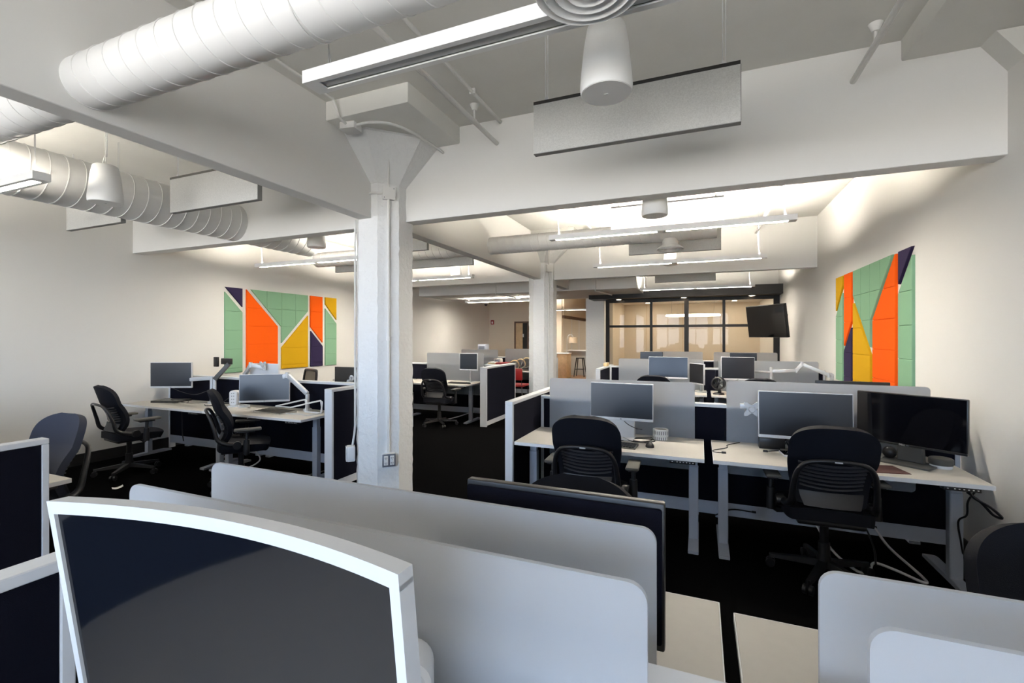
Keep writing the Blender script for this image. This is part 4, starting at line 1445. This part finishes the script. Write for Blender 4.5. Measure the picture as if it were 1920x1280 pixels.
monitor('black monitor whose top shows below the wall art', 1.23, 4.86, 0.885, 0.54, 0.345, PI, 0.0, stand='post', chin=None)
a = arm('bare silver twin arm in the third row with a raised link', 1.02, 8.05, 0.42, [(0, 0, 0.36), (0.33, -0.02, 0.38), (0.40, -0.05, 0.48), (0.72, -0.1, 0.33)])
bm = BM()
tube(bm, [(0, 0, 0.34), (-0.35, -0.03, 0.36)], 0.018, 8)
obj('arm_link', bm, M['alu'], a)
vesa(a, (0.78, -0.12, 0.31), 0.2)


# ------------------------------------------------------------------ things on the desks
def keyboard(label, x, y, rz, wd=0.43, dp=0.14, z=0.73, body='greyplate', keys='plastic'):
    t = thing('keyboard', label, 'keyboard', (x, y, z), rz)
    bm = BM()
    prism(bm, [(-dp / 2, 0.0), (-dp / 2, 0.008), (dp / 2, 0.02), (dp / 2, 0.0)], 'x', -wd / 2, wd / 2, bev=0.002)
    obj('body', bm, M[body], t)
    bm = BM()
    for r in range(5):
        y0 = -dp / 2 + 0.012 + r * (dp - 0.02) / 5
        for k in range(18):
            x0 = -wd / 2 + 0.012 + k * (wd - 0.024) / 18
            zz = 0.008 + 0.012 * (y0 + dp / 2) / dp
            box(bm, x0 + 0.0015, x0 + (wd - 0.024) / 18 - 0.0015, y0, y0 + (dp - 0.02) / 5 - 0.004, zz, zz + 0.006)
    k = obj('keys', bm, M[keys], t, smooth=0)
    k['kind'] = 'stuff'
    return t


keyboard('dark keyboard half hidden by the chair at the label roll desk', -0.68, 3.80, -0.06)
keyboard('grey keyboard with a laid document holder in front of the tilted monitor', -4.66, 3.98, -0.12, 0.50, 0.22, body='kraft', keys='pad')
keyboard('dark keyboard under the square monitor in the middle distance', -4.25, 7.72, 0.0)

t = thing('computer_mouse', 'black mouse on the desk beside the label roll', 'mouse', (-0.375, 3.87, 0.73), 0.2)
bm = BM()
bmesh.ops.create_uvsphere(bm, u_segments=20, v_segments=12, radius=1)
for v in bm.verts:
    v.co = V(v.co.x * 0.034 * (1 - 0.12 * v.co.y), v.co.y * 0.055, max(0, v.co.z) * 0.038)
obj('shell', bm, M['plastic'], t, smooth=60)
obj('scroll_wheel', Bx(-0.004, 0.004, 0.02, 0.035, 0.028, 0.037, bev=0.002), M['pad'], t)
t = thing('computer_mouse', 'black mouse under the square monitor in the middle distance', 'mouse', (-4.02, 7.70, 0.73), 0)
bm = BM()
bmesh.ops.create_uvsphere(bm, u_segments=14, v_segments=8, radius=1)
for v in bm.verts:
    v.co = V(v.co.x * 0.034, v.co.y * 0.055, max(0, v.co.z) * 0.036)
obj('shell', bm, M['plastic'], t, smooth=60)

o = thing('label_roll', 'white roll of printed labels standing on the desk near the mouse', 'roll', (-0.315, 4.19, 0.73))
bm = BM()
lathe(bm, [(0.064, 0.002), (0.064, 0.088), (0.052, 0.088), (0.052, 0.002), (0.064, 0.002)], seg=40)
obj('printed_labels', bm, M['label'], o)
bm = BM()
lathe(bm, [(0.052, 0.0), (0.052, 0.086), (0.048, 0.086), (0.048, 0.0), (0.052, 0.0)], seg=40)
obj('cardboard_core', bm, M['kraft'], o)


def cable(label, pts, r=0.0035, m='plastic', plug=None, n=6):
    pts = [Vector(p) for p in pts]
    t = thing('cable', label, 'cable', pts[0])
    bm = BM()
    tube(bm, spline([p - pts[0] for p in pts], n), r, 6)
    obj('cord', bm, M[m], t, smooth=60)
    if plug:
        p = pts[-1 if plug == 'end' else 0] - pts[0]
        obj('plug', Bx(p.x - 0.016, p.x + 0.016, p.y - 0.009, p.y + 0.009, p.z - 0.006, p.z + 0.010, bev=0.003), M['plastic'], t)
    return t


zc = 0.734
cable('looped black mouse cable on the label roll desk', [(-0.72, 4.0, zc), (-0.55, 4.12, zc), (-0.40, 4.2, zc), (-0.385, 4.08, zc), (-0.48, 4.0, zc), (-0.6, 4.05, zc), (-0.45, 4.0, zc), (-0.375, 3.93, zc)])
cable('black keyboard cable curling behind the mouse', [(-0.68, 3.88, zc), (-0.62, 3.98, zc), (-0.5, 4.12, zc), (-0.38, 4.13, zc), (-0.36, 4.05, zc), (-0.5, 3.95, zc + 0.006), (-0.62, 4.08, zc + 0.006)])
cable('black cable hanging from the silver stand monitor', [(-0.60, 4.02, 0.895), (-0.56, 4.0, 0.87), (-0.50, 4.02, 0.84), (-0.46, 4.09, 0.82)])
cable('black cable end lying at the corner of the twin monitor desk', [(0.17, 3.86, zc), (0.11, 3.86, zc), (0.10, 3.92, zc), (0.2, 4.05, zc), (0.21, 4.15, zc), (0.31, 4.29, zc)], plug='start')
cable('short black cable with a plug on the twin monitor desk', [(0.47, 4.03, zc), (0.58, 4.1, zc), (0.72, 4.12, zc)], plug='start')
o = thing('phone', 'small dark phone lying on the twin monitor desk', 'phone', (0.62, 3.99, 0.73), 0.1)
obj('body', Bx(-0.05, 0.05, -0.075, 0.075, 0, 0.014, bev=0.004), M['fixwhite'], o)
obj('display', Bx(-0.045, 0.045, -0.065, 0.07, 0.014, 0.0155), M['gloss'], o)
o = thing('docking_station', 'black docking box with cables under the blue-tinted monitor', 'dock', (0.60, 4.19, 0.73))
obj('body', Bx(-0.16, 0.02, -0.05, 0.05, 0, 0.085, bev=0.004), M['bezel'], o)
bm = BM()
for k in range(6):
    x = 0.0 + 0.05 * k
    tube(bm, spline([(x, -0.02, 0.01), (x + 0.04, -0.03, 0.07), (x + 0.08, -0.01, 0.03), (x + 0.03, 0.02, 0.08), (x + 0.06, 0.01, 0.006)], 5), 0.005, 6)
obj('cable_tangle', bm, M['plastic'], o)
obj('white_tag', Bx(0.06, 0.13, -0.055, -0.05, 0.04, 0.07, bev=0.002), M['paper'], o)
o = thing('desk_mat', 'maroon mouse mat in front of the big black monitor', 'mat', (1.10, 3.79, 0.73), 0.2)
obj('mat_sheet', Bx(-0.15, 0.15, -0.10, 0.10, 0, 0.004, bev=0.001, seg=1), M['maroon'], o)
o = thing('webcam', 'black round webcam behind the big black monitor base', 'webcam', (1.28, 4.14, 0.73))
bm = BM()
bmesh.ops.create_uvsphere(bm, u_segments=20, v_segments=12, radius=0.042)
bmesh.ops.translate(bm, verts=bm.verts[:], vec=(0, 0, 0.05))
obj('ball', bm, M['plastic'], o)
bm = BM()
lathe(bm, [(0.04, 0.0), (0.04, 0.008), (0.015, 0.02)], seg=20)
obj('foot', bm, M['plastic'], o)
o = thing('notepad', 'yellow paper pad beside the black webcam', 'notepad', (1.13, 4.10, 0.73), 0.4)
obj('pages', Bx(-0.05, 0.05, -0.06, 0.06, 0, 0.012), M['ply'], o)
obj('cover', Bx(-0.05, 0.05, -0.06, 0.06, 0.012, 0.0135), M['felt_y'], o)
o = thing('speaker_puck', 'round dark speaker with silver foot beside the big black monitor', 'speaker', (1.52, 4.0, 0.73))
bm = BM()
lathe(bm, [(0.0, 0.022), (0.062, 0.022), (0.066, 0.03), (0.066, 0.06), (0.06, 0.066), (0, 0.066)], seg=36)
obj('body', bm, M['greyplate'], o)
bm = BM()
lathe(bm, [(0.0, 0.0), (0.056, 0.0), (0.06, 0.01), (0.056, 0.022), (0, 0.022)], seg=36)
obj('foot_ring', bm, M['fixwhite'], o)
cable('bundled black cable hanging below the wall end of the twin monitor desk', [(1.52, 3.68, 0.695), (1.56, 3.69, 0.63), (1.64, 3.70, 0.58), (1.70, 3.71, 0.52), (1.66, 3.71, 0.53), (1.60, 3.70, 0.60), (1.53, 3.69, 0.66)], 0.008)
cable('black power cord dropping beside the wall end desk leg', [(1.58, 3.70, 0.68), (1.57, 3.78, 0.58), (1.58, 3.82, 0.48), (1.55, 3.85, 0.42), (1.58, 3.88, 0.25), (1.60, 3.9, 0.04)], 0.006)
cable('white cord looping on the carpet under the twin monitor desk', [(0.82, 4.30, 0.2), (0.90, 4.05, 0.05), (1.0, 3.82, 0.012), (1.08, 3.86, 0.012), (1.15, 4.0, 0.012), (1.25, 3.93, 0.012), (1.36, 3.80, 0.012), (1.38, 3.9, 0.012), (1.30, 4.2, 0.06), (1.25, 4.355, 0.145)], 0.009, 'cordgrey', plug='end')
cable('black cord plugged into the raceway under the twin monitor desk', [(1.15, 3.97, 0.012), (1.19, 4.15, 0.06), (1.19, 4.30, 0.13), (1.17, 4.355, 0.145)], 0.007, plug='end')
cable('pale cord dropping behind the label roll desk', [(-1.19, 4.2, 0.70), (-1.2, 4.2, 0.55), (-1.14, 4.18, 0.4), (-1.19, 4.15, 0.2), (-1.2, 4.05, 0.01)], 0.007, 'cordgrey')
cable('black plug and cord on the raceway by the twin monitor desk leg', [(0.12, 4.28, 0.10), (0.25, 4.30, 0.16), (0.42, 4.33, 0.15)], 0.006, plug='end')

# wall bay desks
o = thing('laptop', 'closed dark laptop lying against the plain wall', 'laptop', (-6.72, 4.08, 0.73), 0.35)
obj('lid', Bx(-0.19, 0.19, -0.13, 0.13, 0.014, 0.026, bev=0.004), M['greyplate'], o)
obj('base', Bx(-0.19, 0.19, -0.13, 0.13, 0.0, 0.013, bev=0.004), M['plastic'], o)
cable('black cable coiled on the closed laptop', [(-6.75, 3.95, zc + 0.03), (-6.6, 3.9, zc + 0.03), (-6.45, 3.98, zc), (-6.4, 4.1, zc), (-6.55, 4.12, zc + 0.035), (-6.6, 4.0, zc + 0.035), (-6.3, 4.05, zc), (-6.1, 4.2, zc)])
cable('thin cable from the arm monitor to its post', [(-6.62, 4.02, 0.93), (-6.5, 4.08, 0.87), (-6.3, 4.12, 0.84), (-6.05, 4.12, 0.90)], 0.004)
cable('black cables heaped at the foot of the wall desk arm', [(-6.0, 4.05, zc), (-5.85, 3.98, zc), (-5.7, 4.1, zc + 0.008), (-5.9, 4.16, zc), (-5.75, 4.22, zc), (-5.55, 4.12, zc), (-5.35, 4.1, zc)], 0.006)
cable('cable with a white plug sticking up beside the power tower', [(-5.85, 4.16, zc), (-5.75, 4.18, 0.80), (-5.66, 4.19, 0.86)], 0.004)
t = thing('power_tower', 'white power tower on the desk by the plain wall', 'power strip', (-5.50, 4.10, 0.73), 0.4)
bm = BM()
prism(bm, rrect(-0.05, 0.05, 0.012, 0.205, 0.035), 'y', -0.045, 0.045, bev=0.01)
obj('body', bm, M['fixwhite'], t, smooth=40)
bm = BM()
lathe(bm, [(0.08, 0.0), (0.078, 0.012), (0.05, 0.016), (0, 0.016)], seg=28)
obj('base', bm, M['fixwhite'], t)
bm = BM()
for z in (0.05, 0.09, 0.13, 0.165):
    for dx in (-0.012, 0.012):
        box(bm, dx - 0.003, dx + 0.003, -0.047, -0.044, z, z + 0.012)
obj('sockets', bm, M['bezel'], t)
bm = BM()
prism(bm, rrect(-0.02, 0.02, 0.04, 0.17, 0.018), 'x', 0.049, 0.052)
obj('grey_side', bm, M['kraft'], t)
o = thing('cord_coil', 'pale coiled cord lying beside the white power tower', 'cord', (-5.28, 4.06, 0.73))
bm = BM()
tube(bm, [((0.07 + 0.012 * math.sin(k * 0.9)) * math.cos(k * 0.35), (0.05) * math.sin(k * 0.35), 0.006 + 0.0004 * k) for k in range(64)], 0.005, 6)
obj('cord', bm, M['cordgrey'], o)
o = thing('laptop_stand', 'white bent metal laptop stand beside the dark panel', 'stand', (-4.22, 4.06, 0.73))
for k, dx in enumerate((-0.14, 0.10)):
    bm = BM()
    tube(bm, spline([(dx - 0.24, -0.12, 0.075), (dx - 0.02, 0.06, 0.135), (dx + 0.02, 0.07, 0.135), (dx + 0.04, 0.07, 0.11), (dx + 0.06, 0.03, 0.0)], 4), 0.009, 8)
    tube(bm, spline([(dx + 0.02, 0.07, 0.13), (dx + 0.015, 0.10, 0.0)], 2), 0.007, 8)
    obj('side_bar', bm, M['fixwhite'], o)
bm = BM()
tube(bm, [(-0.38, -0.12, 0.075), (-0.14, -0.12, 0.075)], 0.008, 8)
tube(bm, [(-0.08, 0.03, 0.006), (0.16, 0.03, 0.006)], 0.008, 8)
obj('cross_bar', bm, M['fixwhite'], o)
cable('white cord lying below the wire laptop stand', [(-4.55, 3.95, zc), (-4.4, 3.92, zc), (-4.25, 3.95, zc), (-4.1, 3.92, zc), (-4.05, 4.02, zc), (-4.1, 4.15, zc + 0.01)], 0.006, 'cordgrey', plug='start')
cable('white cord hanging under the desks by the profile chair', [(-5.53, 3.95, 0.69), (-5.50, 3.95, 0.5), (-5.35, 3.98, 0.35), (-5.15, 4.05, 0.25), (-5.05, 4.1, 0.1), (-5.15, 4.0, 0.012), (-5.4, 3.98, 0.012), (-5.6, 4.05, 0.012), (-5.85, 4.2, 0.012), (-5.8, 4.3, 0.1)], 0.008, 'cordgrey')
cable('second white cord behind the profile chair', [(-5.2, 4.05, 0.69), (-5.22, 4.05, 0.5), (-5.28, 4.05, 0.42)], 0.007, 'cordgrey')
cable('black cord hanging by the wall under the laptop desk', [(-6.55, 4.1, 0.69), (-6.56, 4.12, 0.5), (-6.52, 4.1, 0.3), (-6.5, 4.1, 0.2)], 0.007)
cable('dark cords on the carpet under the keyboard desk', [(-4.7, 4.0, 0.012), (-4.5, 4.05, 0.012), (-4.3, 3.98, 0.012), (-4.2, 4.1, 0.012), (-4.05, 4.22, 0.06), (-4.0, 4.31, 0.12)], 0.008, 'pad', plug='end')

# middle distance and far rows
cable('pale cord on the carpet under the lone far chair', [(-4.8, 7.9, 0.012), (-4.6, 7.7, 0.012), (-4.4, 7.95, 0.05), (-4.2, 8.28, 0.12)], 0.01, 'cordgrey')
o = thing('desk_fan', 'black desk fan on the third row desk', 'fan', (0.27, 7.78, 0.73), -0.4)
bm = BM()
lathe(bm, [(0.0, 0.0), (0.085, 0.0), (0.075, 0.02), (0.03, 0.03), (0.0, 0.03)], seg=24)
box(bm, -0.02, 0.02, 0.02, 0.06, 0.02, 0.13, bev=0.005)
obj('foot', bm, M['plastic'], o)
bm = BM()
lathe(bm, [(0.085, -0.05), (0.10, -0.04), (0.10, 0.03), (0.085, 0.04), (0.08, 0.03), (0.09, 0.02), (0.09, -0.04), (0.085, -0.05)], (0, 0, 0.17), 28, 'y')
obj('cage', bm, M['plastic'], o)
for k in range(5):
    a_ = 2 * PI * k / 5
    bm = BM()
    sheet(bm, lambda u, v: ((0.02 + 0.06 * u) * math.cos(a_ + 0.8 * (v - 0.5)), 0.02 * (v - 0.5), 0.17 + (0.02 + 0.06 * u) * math.sin(a_ + 0.8 * (v - 0.5))), 3, 3, 0.003)
    obj('blade', bm, M['greyplate'], o)
bm = BM()
lathe(bm, [(0.0, -0.03), (0.022, -0.025), (0.022, 0.02), (0, 0.02)], (0, 0, 0.17), 16, 'y')
obj('hub', bm, M['plastic'], o)
o = thing('tissue_box', 'small pale box on the third row panel end', 'box', (-1.565, 8.35, 1.09))
obj('carton', Bx(-0.03, 0.03, -0.12, 0.12, 0, 0.06, bev=0.004), M['ply'], o)
obj('slot', Bx(-0.012, 0.012, -0.06, 0.06, 0.06, 0.062), M['paper'], o)
o = thing('printer', 'grey printer on a cabinet beyond the far frosted screens', 'printer', (-6.27, 13.0, 0), 0.0)
obj('cabinet', Bx(-0.25, 0.25, -0.22, 0.22, 0.0, 1.21, bev=0.01), M['paper'], o)
obj('printer_body', Bx(-0.14, 0.14, -0.14, 0.14, 1.21, 1.39, bev=0.03), M['raceway'], o)
obj('paper_tray', Bx(-0.10, 0.10, -0.15, -0.14, 1.24, 1.33, bev=0.004), M['steel'], o)
o = thing('desk_phone', 'white desk phone between the far frosted screens', 'phone', (-5.08, 11.45, 0.73))
obj('phone_body', Bx(-0.1, 0.1, -0.09, 0.09, 0.0, 0.30, bev=0.02), M['paper'], o)
obj('phone_display', Bx(-0.07, 0.07, -0.095, -0.09, 0.16, 0.27, bev=0.004), M['steel'], o)


def shell_chair(label, loc, rz, m, hoop=True):
    t = thing('shell_chair', label, 'chair', loc, rz, 'bent shell chairs in the far row')
    bm = BM()
    R_ = 0.125
    sheet(bm, lambda u, v: ((R_ * math.cos(-0.7 + 3.6 * v)), (u - 0.5) * 0.36, R_ * math.sin(-0.7 + 3.6 * v)), 4, 16, 0.016)
    obj('shell', bm, m, t, smooth=60)
    bm = BM()
    sheet(bm, lambda u, v: ((R_ - 0.013) * math.cos(-0.6 + 3.4 * v), (u - 0.5) * 0.34, (R_ - 0.013) * math.sin(-0.6 + 3.4 * v)), 4, 16, 0.008)
    obj('shell_lining', bm, M['raceway'], t, smooth=60)
    for s_ in (-1, 1):
        bm = BM()
        tube(bm, [(-0.10, s_ * 0.14, 0.08), (-0.17, s_ * 0.15, -0.125), (0.0, s_ * 0.14, -0.125), (0.09, s_ * 0.13, -0.07)], 0.007, 6)
        obj('wire_leg', bm, M['chrome'], t)
    return t


shell_chair('cream plywood shell chair on the far desk, first of the three hoops', (-4.52, 11.25, 0.87), 0.35, M['ply'])
shell_chair('cream plywood shell chair on the far desk, middle of the three hoops', (-4.40, 11.38, 0.90), 0.35, M['ply'])
shell_chair('cream plywood shell chair on the far desk, last of the three hoops', (-4.27, 11.50, 0.93), 0.35, M['ply'])
t = thing('plywood_seat', 'curved cream plywood seat leaning at the front of the far desk', 'seat', (-4.45, 10.85, 0.70))
bm = BM()
sheet(bm, lambda u, v: ((u - 0.5) * 0.34, -0.06 * math.cos(PI * v), -0.02 + 0.17 * v - 0.05 * (2 * u - 1) ** 2), 8, 8, 0.016)
obj('seat_shell', bm, M['ply'], t, smooth=60)
bm = BM()
tube(bm, [(-0.12, 0.02, 0.0), (-0.12, 0.1, -0.69), (0.12, 0.1, -0.69), (0.12, 0.02, 0.0)], 0.008, 6)
obj('wire_leg', bm, M['chrome'], t)
o = thing('red_crate', 'red plastic crate on the far desk beside the plywood hoops', 'crate', (-4.86, 11.25, 0.73), 0.2)
obj('crate_body', Bx(-0.16, 0.16, -0.14, 0.14, 0.0, 0.18, bev=0.012), M['red'], o)
obj('crate_rim', Bx(-0.17, 0.17, -0.15, 0.15, 0.18, 0.205, bev=0.006), M['red'], o)
o = thing('red_chair', 'red seated chair half hidden behind the second column', 'chair', (-4.12, 10.45, 0))
obj('seat', Bx(-0.22, 0.22, -0.22, 0.22, 0.42, 0.47, bev=0.015), M['red'], o)
obj('backrest', Bx(-0.21, 0.21, -0.24, -0.21, 0.58, 0.86, bev=0.012), M['red'], o)
for sx in (-0.19, 0.19):
    for sy in (-0.2, 0.2):
        bm = BM()
        tube(bm, [(sx, sy, 0.42), (sx * 1.1, sy * 1.1, 0.0)], 0.012, 6)
        obj('leg', bm, M['chrome'], o)
    bm = BM()
    tube(bm, [(sx, -0.21, 0.42), (sx, -0.225, 0.7)], 0.011, 6)
    obj('back_post', bm, M['chrome'], o)
o = thing('file_box', 'cream file box with white papers on the far desk', 'box', (-5.12, 11.2, 0.73))
obj('carton', Bx(-0.1, 0.1, -0.12, 0.12, 0.0, 0.19, bev=0.004), M['ply'], o)
obj('paper_stack', Bx(-0.09, 0.09, -0.11, 0.11, 0.19, 0.215), M['paper'], o)
conduit('thin grey conduit dropping down the lowered soffit beside the alarm', [(-4.9, 10.88, 2.95), (-4.9, 10.88, 2.72), (-4.75, 12.2, 2.72)], 0.02)
conduit('thin grey conduit dropping down the lowered soffit past the second column', [(-2.3, 10.88, 3.0), (-2.3, 10.88, 2.72), (-2.15, 12.2, 2.72)], 0.02)


for lab, x, y, rz in (('torn white paper scrap on the carpet near the profile chair', -5.05, 3.05, 0.4), ('small pale paper flake on the carpet by the wall chair', -5.75, 2.95, 1.2)):
    bm = BM()
    sheet(bm, lambda u, v: ((u - 0.5) * 0.09, (v - 0.5) * 0.05, 0.004 + 0.012 * (u - 0.4) ** 2 * 4 + 0.006 * v), 4, 3, 0.001)
    tag(obj('paper_scrap', bm, M['paper'], None, loc=(x, y, 0), rot=(0, 0, rz)), lab, 'paper')
